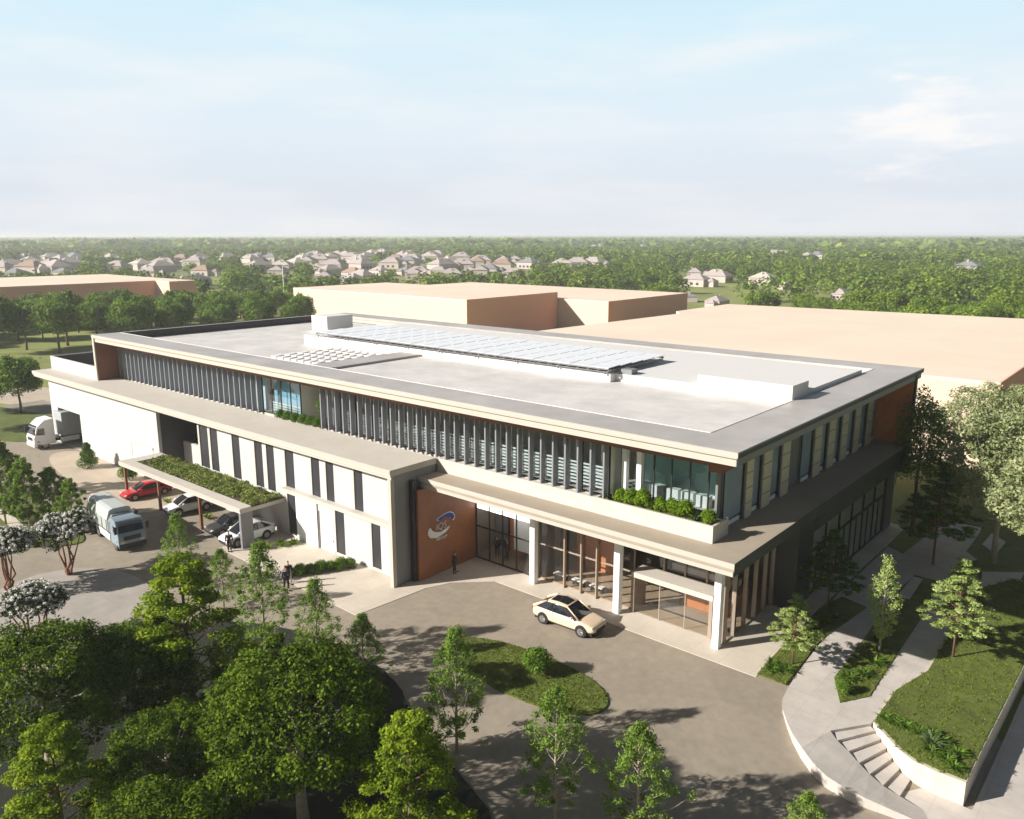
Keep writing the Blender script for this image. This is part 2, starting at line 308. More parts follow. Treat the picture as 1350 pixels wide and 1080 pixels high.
for q in ([(5.0, 33.3), (6.5, 31.4), (5.6, 30)], [(6.2, 38.8), (7.5, 37.3), (7.4, 33.7), (6.1, 35.4)], [(7.3, 29.0), (9.8, 31.0), (9.8, 26.6), (7.8, 26)], [(3.6, 20.2), (3.5, 24.6), (4.2, 24.6), (4.4, 20.2)]):
    struct('paving_slab', MB().prism(q, .0, 0.13), plaza)
# steps going down beside the raised lawn, and the ramped cheek outside them
ST = [((5.59, .98), (7.01, 3.01)), ((6.09, .61), (7.31, 2.76)), ((6.76, .32), (7.7, 2.45)), ((7.41, -.06), (8.09, 2.1)), ((8.03, -.37), (8.5, 1.69)), ((8.73, -.6), (8.98, 1.3)), ((9.52, -.64), (9.58, .95)), ((10.6, -.7), (10.6, .8))]
m = MB()
for k in range(7):
    (a, b), (c, d) = ST[k], ST[k + 1]
    m.prism([a, b, d, c], -1.9, .06 - .16 * (k + 1))
struct('steps', m, plaza)
oc = [(5.0, -1.4), (5.8, -2.0), (6.6, -2.35), (7.5, -2.4), (8.4, -2.3), (9.3, -2.1), (10.3, -1.9), (11.2, -1.6)]
m = MB()
for k in range(7):
    z0 = .06 - .16 * k; z1 = z0 - .16; a, c = ST[k][0], ST[k + 1][0]; b, d = oc[k], oc[k + 1]
    m.add([(*a, z0), (*c, z1), (*d, z1), (*b, z0), (*a, -2), (*c, -2), (*d, -2), (*b, -2)], [(3, 2, 1, 0), (2, 3, 7, 6), (0, 1, 5, 4)])
struct('step_ramp', m, plaza)
struct('lower_path', MB().prism([(10.6, -.7), (10.6, .8), (12.35, .8), (12.45, 9), (12.6, 30), (18, 30), (18, -12), (13, -6), (11.2, -1.6)], -1.9, -1.06), plaza)
lw = [(7.05, 3.2), (7.05, 7.0), (7.9, 10.5), (7.8, 17.7), (8, 26), (9.3, 29), (12.2, 29), (12.2, 15), (12.1, 8.8), (12.0, 4.6), (11.95, .85), (10.5, .85), (9.6, 1.0), (8.98, 1.36), (8.5, 1.75), (8.09, 2.16), (7.7, 2.5), (7.31, 2.82)]
tag(MB().prism(lw, -1.8, 0.16).build('retaining_wall', conc), 'low pale concrete retaining wall round the raised lawn beside the steps', 'wall')
cx, cy = 9.8, 12.0
struct('raised_lawn', MB().prism([(x + (cx - x) * .03, y + (cy - y) * .018) for x, y in lw], 0.1, 0.2), grassm)
# ------------------------------------------------------------------ distant massing blocks
def block(label, polys, h, ends=()):
    t = thing('massing_building', label, 'building', (polys[0][0][0], polys[0][0][1], 0), 0, 'plain peach neighbouring buildings')
    for p in polys:
        MB().prism(p, -.1, h - .35).build('wall', peach, t, world=True)
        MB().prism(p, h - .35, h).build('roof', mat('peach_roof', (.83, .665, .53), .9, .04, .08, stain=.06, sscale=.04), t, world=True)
    for x, a, b in ends: MB().box(x + .002, x + .15, a, b, -.1, h - .01).build('end_wall_or_shade', peach_shade, t, world=True)  # overlay panels paint the shade of the peach end faces
rect = lambda a, b, c, d: [(a, c), (b, c), (b, d), (a, d)]
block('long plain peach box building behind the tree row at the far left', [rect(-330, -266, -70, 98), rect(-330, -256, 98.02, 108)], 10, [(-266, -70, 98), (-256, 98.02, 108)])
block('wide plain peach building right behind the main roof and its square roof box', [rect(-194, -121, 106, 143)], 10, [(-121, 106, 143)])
block('plain peach building mostly hidden behind the wide one, with an end tinted terracotta for shade', [rect(-196, -104, 143.3, 187)], 8.2, [(-104, 143.3, 187)])
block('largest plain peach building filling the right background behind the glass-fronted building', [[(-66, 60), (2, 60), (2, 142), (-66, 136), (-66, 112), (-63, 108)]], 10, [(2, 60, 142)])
block('low peach building with flat roof among the trees behind the left row', [rect(-176, -156, 112, 122)], 5)

# ------------------------------------------------------------------ the main building
B = thing('office_building', 'long two-storey modern office and warehouse with grey roof, dark fins and beige canopies', 'building', (-40, 17, 0))
def part(mb, name, m, parent=None, **k): return mb.build(name, m, parent or B, world=True, **k)
# roof ring, floor, kerbs
rf = part(MB().box(-79, 0, 0, 3.1, 13.95, 14.3).box(-3.1, 0, 3.1, 33.0, 13.95, 14.3).box(-79, 0, 33.0, 36.2, 13.95, 14.3).box(-79, -78.55, 3.1, 33.0, 13.95, 14.3), 'roof', ringm)
part(MB().box(-78.88, -.12, .12, 3.0, 13.5, 13.95).box(-3.0, -.12, 3.0, 36.0, 13.5, 13.95).box(-78.88, -3.0, 33.1, 36.0, 13.5, 13.95).box(-78.88, -78.6, 3.0, 33.1, 13.0, 13.95), 'soffit', fasc, rf)
part(MB().box(-79.03, .03, -.03, -.001, 14.02, 14.26).box(-79.03, -.03, -.018, -.002, 13.95, 14.02), 'fascia', fasc, rf)
part(MB().box(.001, .03, 0, 36.2, 14.2, 14.27).box(-.118, -.08, .13, 35.9, 13.5, 13.94), 'edge_trim_or_shade', grey, rf)  # this and the next strip: right-side shade put into the colour
part(MB().box(.001, .025, .02, 36.15, 13.96, 14.19), 'edge_trim_or_shade', dark, rf)
part(MB().box(-78.55, -42.3, 3.1, 33.0, 13.2, 13.45), 'roof_floor', floorm, rf)
part(MB().box(-39.4, -3.1, 3.1, 33.0, 13.2, 13.98), 'roof_floor', floorm, rf)
part(MB().box(-78.5, -3.13, 3.1, 3.16, 13.45, 14.33).box(-3.16, -3.1, 3.1, 33, 13.45, 14.33), 'roof_kerb', offwhite, rf)
part(MB().box(-78.53, -78.45, 3.2, 33.0, 13.45, 14.28), 'parapet_dark_face', black, rf)  # black face stands in for shade on the parapet's inner side
part(MB().box(-42.29, -39.41, 3.2, 32.9, 13.3, 14.17), 'roof_step', ringm, rf)
part(MB().box(-58.5, -42.31, 14.5, 30.0, 13.46, 14.6).box(-42.3, -17.6, 14.5, 30.0, 13.99, 14.6).box(-17.59, -10.41, 15.26, 30.0, 13.99, 14.6).box(-10.4, -3.2, 18.21, 30.0, 13.99, 14.6), 'roof_plinth', offwhite, rf)
part(MB().box(-10.4, -3.2, 15.28, 18.2, 13.99, 15.3), 'roof_box', offwhite, rf, bevel=.03)
part(MB().box(-68.3, -65.1, 22.6, 26.6, 13.45, 15.55), 'roof_box', offwhite, rf, bevel=.03)
part(MB().box(-17.2, -16.2, 15.4, 16.3, 14.6, 15.0), 'roof_vent', grey, rf)
sk = MB().box(0, .85, 0, 1.1, 0, .28).add([(.1, .1, .29), (.75, .1, .29), (.75, 1.0, .36), (.1, 1.0, .36)], [(0, 1, 2, 3)]).build('skylight', offwhite, rf)
k = 0
for i in range(9):
    for j in range(6):
        o = sk if k == 0 else copy_part(sk)
        o.location = (-52.3 + i * 1.12 + 40, 6.2 + j * 1.55 - 17, 13.45); k += 1
# upper storey: floor, back wall, ceiling, header, wing walls
part(MB().box(-79, -10.6, 2.91, 34.19, 8.6, 9.0).box(-10.59, -3.31, 4.21, 34.19, 8.6, 9.0), 'upper_floor', slab)
part(MB().box(-78.5, -3.7, 9.5, 9.7, 9.0, 13.4), 'inner_wall', inner)
part(MB().box(-78.6, -3.6, 3.4, 34.1, 13.05, 13.19), 'ceiling', offwhite)
part(MB().box(-78.6, -1.4, 2.2, 2.95, 12.62, 13.5).box(-3.0, -2.2, 2.95, 34.1, 12.05, 13.5), 'header', brown)
part(MB().box(-78.98, -78.55, .14, 9.5, 9.0, 13.5), 'wing_wall', brown)
part(MB().box(-79.0, -78.57, .0, .13, 9.0, 13.95), 'wing_trim', fasc)
part(MB().box(-3.1, -.15, 34.2, 34.6, 7.95, 13.5), 'wing_wall', orange)
part(MB().box(-.14, 0, 34.15, 34.65, 7.95, 13.95), 'wing_trim', black)
part(MB().box(-79, -78.55, 9.6, 36, 0, 13.5).box(-78.5, -3.2, 35.6, 36, 0, 13.5), 'rear_wall', dark)
# front glazing behind the fins, in three runs
def glazing(x0, x1, y, z0, z1, n, nm='window', gm=glass2, fm=black, tr=None):
    fr = MB(); w = (x1 - x0) / n
    for i in range(n + 1): fr.box(x0 + i * w - .04, x0 + i * w + .04, y - .05, y + .05, z0, z1)
    fr.box(x0 + .041, x1 - .041, y - .045, y + .045, z0, z0 + .1).box(x0 + .041, x1 - .041, y - .045, y + .045, z1 - .1, z1)
    if tr: fr.box(x0 + .041, x1 - .041, y - .042, y + .042, tr - .05, tr + .05)
    f = part(fr, nm, fm); part(MB().box(x0, x1, y - .012, y + .012, z0 + .05, z1 - .05), 'pane', gm, f); return f
glazing(-78.5, -49.2, 3.05, 9.0, 12.62, 14)
glazing(-39.5, -9.9, 3.05, 9.0, 12.62, 14)
glazing(-9.9, -3.65, 4.3, 9.0, 13.1, 5)
part(MB().box(-9.95, -9.85, 3.11, 4.25, 9.0, 13.1), 'return_wall', offwhite)
glazing(-49.2, -43.1, 3.05, 9.0, 12.62, 4)
glazing(-43.0, -39.6, 6.2, 9.0, 13.0, 2)
for xx in (-43.08, -39.6): part(MB().box(xx, xx + .08, 3.11, 6.1, 9, 13), 'return_wall', offwhite)
part(MB().box(-49.0, -43.3, 4.2, 4.25, 9.02, 12.9), 'sky_reflection', mat('reflected_sky_blue', (.22, .42, .56), .5, .15, .6))  # blue sheet behind the glass imitates mirrored sky
m = MB()
for i in range(4): m.box(-48.9, -43.4, 3.5, 3.56, 9.25 + i * .23, 9.36 + i * .23)
part(m, 'blind', offwhite)
fin = MB().box(-.06, .06, 2.48, 2.93, 8.98, 12.615)
fin.v = [(x, y - 17, z) for x, y, z in fin.v]
f0 = fin.build('fin', finm, B)
k = 0
for x0, x1, n in ((-78.3, -49.25, 29), (-39.4, -10.0, 29)):
    for i in range(n + 1):
        o = f0 if k == 0 else copy_part(f0)
        o.location = (x0 + (x1 - x0) * i / n + 40, 0, 0); k += 1
# blinds behind the right run and desks in the corner room
part(MB().box(-78.4, -49.4, 3.7, 3.75, 9.05, 12.9), 'curtain', mat('curtain_pale', (.62, .67, .70), .8, .12, 1.5))
m = MB()
for i in range(7): m.box(-39.2, -10.2, 3.5, 3.56, 9.25 + i * .23, 9.36 + i * .23)
part(m, 'blind', offwhite)
m = MB()
for i in range(5): m.box(-9.0 + i * 1.05, -8.15 + i * 1.05, 5.0, 5.5, 9.0, 9.75)
part(m, 'desk_row', offwhite)
part(MB().box(-9.8, -3.8, 7.2, 7.4, 9.0, 13.0), 'teal_reflection', teal)  # teal sheet stands in for reflections in the corner glass
for xx in (-9.2, -8.1): part(MB().box(xx - .17, xx + .17, 3.6, 3.95, 9.0, 13.05), 'column', colwhite)
# right-hand facade of the upper storey
part(MB().box(-3.3, -3.15, 4.5, 34.1, 7.95, 13.0), 'side_wall', grey)
scr = [(7.5, 8.5), (10.0, 11.35), (13.05, 14.4), (19.0, 20.4), (21.9, 23.3), (24.8, 26.2), (27.9, 29.2), (31.1, 32.4)]
for a, b in scr:
    m = MB(); n2 = MB()
    for q in range(4): m.box(-2.75, -2.68, a + .04, b - .04, 7.98 + q * 1.0, 8.92 + q * 1.0)
    n2.box(-2.85, -2.76, a, b, 7.97, 12.0)
    s_ = part(m, 'screen', screenm); part(n2, 'screen_frame', grey, s_)
gaps = [(5.0, 7.4), (8.7, 9.9), (11.5, 12.95), (17.2, 18.9), (20.5, 21.8), (23.4, 24.7), (26.3, 27.8), (29.3, 31.0), (32.5, 34.0)]
for a, b in gaps:
    w_ = part(MB().box(-3.13, -3.05, a, a + .07, 8.3, 12.0).box(-3.13, -3.05, b - .07, b, 8.3, 12.0).box(-3.13, -3.05, a + .08, b - .08, 8.3, 8.4), 'window', grey)
    part(MB().box(-2.97, -2.94, a + .02, b - .02, 8.41, 12.0), 'pane', mat('blue_glass', (.26, .32, .40), .3, .25, .6), w_)
    part(MB().box(-3.0, -2.9, a + .2, b - .2, 8.0, 8.28), 'sill', colwhite, w_)
# terrace planter and skirt along the canopy
part(MB().box(-25, -10.6, 2.42, 2.9, 7.95, 8.97), 'skirt', slab)
pln = part(MB().box(-10.58, -2.3, 2.4, 2.55, 7.95, 9.0).box(-2.45, -2.3, 2.56, 4.4, 7.95, 9.0).box(-10.58, -10.45, 2.56, 4.2, 7.95, 9.0), 'planter_wall', slab)
part(MB().box(-10.44, -2.46, 2.56, 4.2, 7.95, 8.86), 'planter_soil', grassm, pln)
# lower roof slab on the left
dk = part(MB().box(-92.2, -25, -2.24, 2.38, 8.55, 9.0), 'lower_roof', slab)
part(MB().box(-92.15, -25.05, -2.14, 2.3, 8.3, 8.55), 'soffit', fasc, dk)
part(MB().box(-92.2, -25.0, -2.28, -2.245, 8.72, 8.97), 'fascia', fasc, dk)
part(MB().box(-92.1, -78.99, .2, 20, 8.3, 9.0), 'annex_roof', floorm, dk)
part(MB().box(-92.1, -79.02, 0.0, .2, 9.0, 10.6).box(-92.1, -91.9, .2, 20, 9.0, 10.6), 'parapet', white, dk)
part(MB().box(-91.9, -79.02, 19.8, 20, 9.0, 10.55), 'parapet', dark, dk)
part(MB().box(-91.89, -91.85, .21, 19.8, 9.0, 10.5), 'parapet_dark_face', dark, dk)
# frame at the right end of the lower roof
part(MB().box(-25.35, -25.0, -2.24, -1.9, 0, 8.3), 'frame_post', fasc)
part(MB().box(-25.32, -25.02, -1.88, 2.3, 0, 8.54), 'end_wall_or_shade', grey)
part(MB().box(-24.98, -24.6, -.5, -.2, 0, 7.9), 'end_post', black)
# left ground-floor walls
WY = -1.0
def wallx(x0, x1, z0, z1, y0=WY, y1=WY + .35, nm='wall', m_=white): return part(MB().box(x0, x1, y0, y1, z0, z1), nm, m_)
wallx(-90.9, -88.9, 0, 8.3); wallx(-88.88, -82.3, 4.6, 8.3); wallx(-82.28, -62.75, 0, 8.3)
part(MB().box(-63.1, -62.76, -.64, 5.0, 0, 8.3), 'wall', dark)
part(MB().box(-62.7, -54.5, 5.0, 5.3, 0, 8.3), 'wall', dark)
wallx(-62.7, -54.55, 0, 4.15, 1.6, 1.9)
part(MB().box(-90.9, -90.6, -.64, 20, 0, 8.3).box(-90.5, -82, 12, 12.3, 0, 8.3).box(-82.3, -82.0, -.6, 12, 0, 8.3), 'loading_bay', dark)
wins = [(-54.1, -52.6), (-52.1, -50.85), (-48.25, -47.05), (-44.55, -43.4), (-42.7, -41.6), (-39.9, -38.7), (-36.2, -35.15), (-34.25, -33.3), (-30.7, -29.7)]
lo = [(-39.9, -38.7), (-33.3, -32.2), (-28.8, -27.8)]
x = -54.5
for a, b in wins + [(-25.36, -25.36)]:
    z_ = 3.62 if a < -41 else 4.5
    if x < -41 and a > -41: wallx(x, -40.3, 3.62, 8.3); x = -40.3 + .0005
    if a > x: wallx(x, a, z_, 8.3)
    x = b
wallx(-54.5, -40.3, 0, 3.6)
x = -40.3
for a, b in lo + [(-25.36, -25.36)]:
    wallx(x, a, 0, 4.1); x = b
for (a, b), z0, z1 in [(w, 3.62 if w[0] < -41 else 4.5, 8.3) for w in wins] + [(w, .25, 4.1) for w in lo]:
    w_ = part(MB().box(a + .01, a + .07, WY + .015, WY + .06, z0, z1).box(b - .07, b - .01, WY + .015, WY + .06, z0, z1).box(a + .08, b - .08, WY + .015, WY + .06, z0, z0 + .06).box(a + .01, b - .01, WY + .3, WY + .32, z0, z1), 'window', black)
    part(MB().box(a + .08, b - .08, WY + .02, WY + .045, z0 + .07, z1 - .01), 'pane', glassb, w_)
    part(MB().box(a - .20, a - .005, WY - .05, WY - .003, z0, min(z1, 8.28)), 'jamb_shade_strip', slab, w_)  # beige strip stands for the shading on the left jamb
for a, b in lo: wallx(a, b, 0, .24, nm='window_sill', m_=slab)
part(MB().box(-40.3, -25.36, WY - .02, WY + .36, 4.11, 4.49), 'wall', white)
part(MB().box(-39.9, -25.36, -1.62, WY - .03, 4.18, 4.5), 'ledge', slab)
part(MB().box(-25.75, -25.36, -1.5, WY - .03, 0, 4.17).box(-25.75, -25.36, -1.5, WY - .03, 4.51, 8.29), 'frame_inner_post', slab)
part(MB().box(-38.6, -35.7, -1.12, -1.04, .05, 4.05), 'sliding_door', colwhite)
part(MB().box(-35.55, -35.5, -1.06, -1.003, .05, 3.3), 'door_frame', grey)
dr = part(MB().box(-34.55, -33.5, -1.05, -1.01, .05, 2.4), 'door', offwhite)
part(MB().box(-33.75, -33.65, -1.09, -1.055, 1.0, 1.2), 'handle', grey, dr)
dr = part(MB().box(-68.9, -64.2, -1.05, -1.01, .05, 3.4), 'roller_door', offwhite)
part(MB().box(-69.15, -68.92, -1.09, -1.01, .05, 3.65).box(-68.9, -64.1, -1.09, -1.01, 3.42, 3.65), 'door_frame', slab, dr)
# entrance canopy
cn = part(MB().box(-24.99, 0, .42, 6.6, 7.5, 7.95).box(-3.2, 0, 6.6, 35.0, 7.5, 7.95).box(-24.99, -3.2, 6.6, 8.0, 7.5, 7.95), 'canopy', canopym)
part(MB().box(-24.9, -.1, .54, 6.6, 7.15, 7.5).box(-3.2, -.1, 6.6, 34.9, 7.15, 7.5), 'soffit', fasc, cn)
part(MB().box(-24.98, .03, .38, .415, 7.66, 7.98), 'fascia', fasc, cn)
part(MB().box(.005, .035, .43, 35.0, 7.5, 7.99).box(-.098, -.06, .6, 34.8, 7.15, 7.49), 'edge_trim_or_shade', dark, cn)  # dark strips colour in the shade of the canopy's right edge
part(MB().box(-.9, -.12, 14.5, 34.9, 6.2, 7.14), 'downstand', dark, cn)
for i in range(3):
    c = part(MB().box(-3.22 - 7.39 * i, -2.75 - 7.39 * i, 4.93, 5.4, 0, 7.15), 'column', colwhite, bevel=.03)
# logo wall and lobby
emis = bpy.data.materials.new('added_glow'); emis.use_nodes = True; eb_ = emis.node_tree.nodes['Principled BSDF']; eb_.inputs['Emission Color'].default_value = (1, .97, .92, 1); eb_.inputs['Emission Strength'].default_value = 3.5
part(MB().box(-24.9, -24.4, -.2, 6.0, 0, 7.15), 'feature_wall', orange_shade)
glazing(-24.35, -18.75, 6.0, .03, 7.1, 4, 'lobby_window', glass, black, 2.75)
part(MB().box(-24.3, -18.8, 6.12, 6.16, 4.2, 4.62), 'glow_band', emis)  # white band; its glow is added to brighten the lobby partitions
part(MB().box(-24.9, -2.9, 6.1, 17, 0.031, .05), 'lobby_floor', tan)
part(MB().box(-24.9, -3.0, 16, 16.3, .05, 7.4), 'lobby_wall', innerd)
part(MB().box(-24.85, -24.6, 6.1, 15.9, .05, 7.4), 'lobby_wall', inner)
part(MB().box(-24.3, -3.3, 8.1, 34.0, 7.2, 7.45), 'lobby_ceiling', innerd)
part(MB().box(-24.5, -23.2, 8.5, 8.6, .05, 7.1), 'partition', grey)
part(MB().box(-23.1, -21.7, 8.7, 8.8, .05, 7.1), 'partition', orange)
part(MB().box(-21.6, -18.6, 7.4, 7.5, 1.0, 7.0), 'partition', colwhite)
part(MB().box(-18.5, -18.2, 6.1, 9.0, .05, 7.1), 'partition', innerd)
part(MB().box(-17.5, -13.6, 10.2, 10.35, .05, 7.1), 'partition', orange)
part(MB().box(-18.5, -18.1, 5.85, 6.05, .05, 7.1), 'glazed_door_frame', colwhite)
glazing(-18.1, -9.75, 6.2, .03, 7.1, 1, 'lobby_window', glass, mull, 2.8)
for xx in (-15.54, -14.05, -12.7, -11.2): part(MB().box(xx - .05, xx + .05, 5.9, 6.14, .03, 7.1), 'mullion', mull)
vb = part(MB().box(-9.75, -9.5, 5.85, 7.4, .03, 2.62).box(-3.95, -3.7, 5.85, 7.4, .03, 2.62).box(-9.75, -3.7, 5.85, 7.4, 2.62, 3.02), 'vestibule', mull)
part(MB().box(-9.75, -3.7, 5.83, 5.848, 2.64, 3.0).box(-9.72, -3.73, 5.9, 7.35, 3.021, 3.03), 'vestibule_top', slab, vb)
part(MB().box(-9.49, -3.96, 6.0, 6.02, .05, 2.6), 'pane', glass, vb)
for xx in (-7.6, -5.7): part(MB().box(xx - .03, xx + .03, 5.97, 5.998, .05, 2.6), 'door_rail', mull, vb)
glazing(-9.7, -2.85, 7.5, .03, 7.1, 1, 'lobby_window', glass, black)
for xx in (-8.1, -6.5, -4.9, -3.3): part(MB().box(xx - .05, xx + .05, 7.3, 7.44, 3.04, 7.1), 'mullion', mull)
part(MB().box(-8, -3.2, 8.3, 8.9, 2.9, 3.3), 'lobby_beam', slab)
m = MB()
for yy in (5.9, 7.1, 8.75, 10.3, 11.85, 13.1): m.box(-2.98, -2.7, yy - .05, yy + .05, .03, 7.14)
part(m, 'mullion', mull)
sg = part(MB().box(-2.9, -2.8, 5.8, 13.2, .03, .13), 'side_window', mull); part(MB().box(-2.86, -2.84, 5.8, 13.15, .13, 7.12), 'pane', glass, sg)
part(MB().box(-7.5, -4.2, 9.2, 12.6, .051, 1.1), 'reception_desk', orange)
part(MB().box(-2.95, -1.2, 13.2, 13.6, 0, 7.14).box(-1.6, -1.2, 13.6, 16.0, 0, 7.14).box(-1.6, -1.2, 33.2, 35.4, 0, 7.14).box(-1.6, -1.21, 16.0, 33.2, 5.0, 7.14), 'dark_wall', dark)
greyp = mat('shade_panel', (.23, .225, .215), .35, .1, .5)
for i in range(6):
    a = 16.05 + i * 2.86
    w_ = part(MB().box(-1.5, -1.3, a, a + .08, .03, 4.99).box(-1.5, -1.3, a + .09, a + 2.85, 3.35, 3.5).box(-1.5, -1.3, a + .09, a + 2.85, .03, .15).box(-1.45, -1.33, a + 1.4, a + 1.46, .16, 3.34), 'window', black)
    part(MB().box(-1.46, -1.42, a + .09, a + 2.85, .16, 3.34).box(-1.46, -1.42, a + .09, a + 2.85, 3.51, 4.98), 'pane', greyp, w_)
# things standing in and on the building
for i, xx in enumerate((-16.6, -14.9, -13.3)):
    t = thing('bench', ['white bench behind the lobby glass, nearest the orange lobby wall', 'white bench behind the lobby glass, middle of the three', 'white bench behind the lobby glass, nearest the second column'][i], 'bench', (xx, 7.0, .05), 0, 'benches in the lobby')
    MB().box(-.55, .55, -.25, .25, .36, .44).build('seat', colwhite, t, bevel=.02)
    for s in (-.45, .45): MB().box(s - .05, s + .05, -.2, .2, 0, .36).build('leg', black, t)
t = thing('notice_sign', 'small white notice board on the dark lobby wall above the entrance box', 'sign', (-4.3, 8.1, 4.6))
MB().box(-.5, .5, -.03, .03, -.22, .22).build('board', colwhite, t)
m = MB()
for i in range(2): m.box(-.4, .4, -.036, -.031, .06 - .16 * i, .1 - .16 * i)
m.build('print_line', grey, t)
MB().box(-.04, .04, -.02, .02, .22, 2.5).build('hanger', grey, t)
# ---- emblem on the orange wall
E_ = thing('wall_emblem', 'blue and white swoosh emblem with lettering on the orange entrance wall', 'emblem', (-24.4, 2.2, 3.7))
def plate(poly, x0, x1): return MB().extr([(y - 2.2, z - 3.7) for y, z in poly], 'x', x0, x1)
blue = [(1.56, 4.4), (1.92, 4.57), (2.4, 4.67), (2.8, 4.72), (3.13, 4.69), (3.43, 4.5), (3.58, 4.21), (3.55, 4.01), (3.36, 3.88), (3.24, 4.08), (2.94, 4.25), (2.52, 4.39), (2.16, 4.37), (1.83, 4.26)]
wht = [(0.82, 3.9), (0.72, 3.71), (0.72, 3.44), (0.94, 3.14), (1.55, 2.98), (2.12, 3.07), (2.61, 3.2), (2.89, 3.4), (2.97, 3.6), (2.49, 3.44), (2.07, 3.34), (1.54, 3.43), (1.13, 3.68), (0.97, 3.95)]
cxy = (2.57, 4.35)
sw = plate(blue, .01, .06).build('blue_swoosh', colwhite, E_)
plate([(cxy[0] + (y - cxy[0]) * .90, cxy[1] + (z - cxy[1]) * .80) for y, z in blue], .061, .08).build('blue_face', mat('emblem_blue', (.015, .05, .42), .4, .05), sw)
plate(wht, .01, .07).build('white_swoosh', colwhite, E_)
def text(body, size, y, z, m_, name, par, depth=.03, shear=0.0, x=.02):
    c = bpy.data.curves.new(name, 'FONT'); c.body = body; c.size = size; c.extrude = depth; c.align_x = 'CENTER'; c.align_y = 'CENTER'; c.shear = shear
    o = bpy.data.objects.new(name, c); COL.objects.link(o)
    me = bpy.data.meshes.new_from_object(o.evaluated_get(bpy.context.evaluated_depsgraph_get())); bpy.data.objects.remove(o)
    me.transform(Matrix(((0, 0, 1, x + depth), (1, 0, 0, y), (0, 1, 0, z), (0, 0, 0, 1)))); me.materials.clear(); me.materials.append(m_)
    o = bpy.data.objects.new(name, me); COL.objects.link(o); o.parent = par; ORG[o.name] = ORG[par.name]; return o
text('IQS', .74, 2.06 - 2.2, 3.80 - 3.7, mat('letter_grey', (.62, .58, .55), .5, .03), 'lettering', E_, .03, .15)
text('GROUP', .34, 2.12 - 2.2, 2.83 - 3.7, colwhite, 'small_lettering', E_, .02, .1)
# ---- solar array on its steel table
S = thing('solar_array', 'large steel-framed field of solar panels tinted pale for sky reflection, standing on the roof plinth', 'solar array', (-36.6, 18.5, 14.6))
ax0, ax1, ay0, ay1, az = -19.3, 19.0, -4.3, 4.3, .55
m = MB()
for yy in (ay0, -1.4, 1.5, ay1 - .1): m.box(ax0, ax1, yy, yy + .1, az - .16, az - .04)
for i in range(21): m.box(ax0 + .02 + i * 1.91, ax0 + .1 + i * 1.91, ay0 + .11, ay1 - .11, az - .26, az - .17)
for i in range(39): m.tube([(ax0 + i, ay0 + .05, az - .34), (ax0 + i + .5, ay0 + .05, az - .15)], .025, 4)
for i in range(9): m.tube([(ax1 - .05, ay0 + i, az - .34), (ax1 - .05, ay0 + i + .5, az - .15)], .03, 4)
m.box(ax0, ax1, ay0 + .02, ay0 + .08, az - .36, az - .31).box(ax1 - .1, ax1, ay0 + .1, ay1, az - .36, az - .31)
m.build('frame', grey, S)
leg = MB().box(-.06, .06, -.06, .06, 0, az - .36).build('leg', grey, S)
k = 0
for xx in np.linspace(ax0 + .4, ax1 - .4, 9):
    o = leg if k == 0 else copy_part(leg); o.location = (xx, ay0 + .06, 0); k += 1
solar = mat('solar_sky_tint', (.72, .74, .77), .48, .12, .5, spec=.9)  # pale base puts the sky's reflection into the colour of dark panels
pn = MB().add([(0, 0, .0), (1.885, 0, .02), (1.885, 1.73, .10), (0, 1.73, .08), (0, 0, -.04), (1.885, 0, -.02), (1.885, 1.73, .06), (0, 1.73, .04)], [(0, 1, 2, 3), (7, 6, 5, 4), (0, 4, 5, 1), (1, 5, 6, 2), (2, 6, 7, 3), (3, 7, 4, 0)]).build('solar_panel', solar, S)
k = 0
for i in range(20):
    for j in range(5):
        o = pn if k == 0 else copy_part(pn); o.location = (ax0 + i * 1.915 + .02, ay0 + j * 1.76, az - .02 + .008 * (i % 2)); k += 1
# ---- carport
K = thing('carport', 'flat concrete carport with a planted green roof over the parked cars', 'carport', (-51.3, -3.2, 0))
KO = ORG[K.name]
kx0, kx1, ky0, ky1, kz = -62.4, -40.2, -5.35, -1.1, 3.5
part(MB().box(kx0, kx1, ky0, ky0 + 1.05, kz - .42, kz).box(kx0, kx0 + 1.6, ky0 + 1.05, ky1, kz - .42, kz).box(kx0 + 1.6, kx1, ky0 + 1.05, ky1, kz - .42, kz - .12), 'roof_slab', slab, K)
part(MB().box(kx0 + .02, kx1 - .02, ky0 - .03, ky0 - .002, kz - .3, kz - .04), 'edge_trim_or_shade', fasc, K)
part(MB().box(kx1 - .28, kx1, ky0, ky0 + 1.1, 0, kz - .43), 'end_wall_or_shade', grey, K)
for xx in (-54.7, -47.16, -61.6): part(MB().box(xx - .11, xx + .11, ky0 + .1, ky0 + .32, 0, kz - .43), 'post', brown, K)
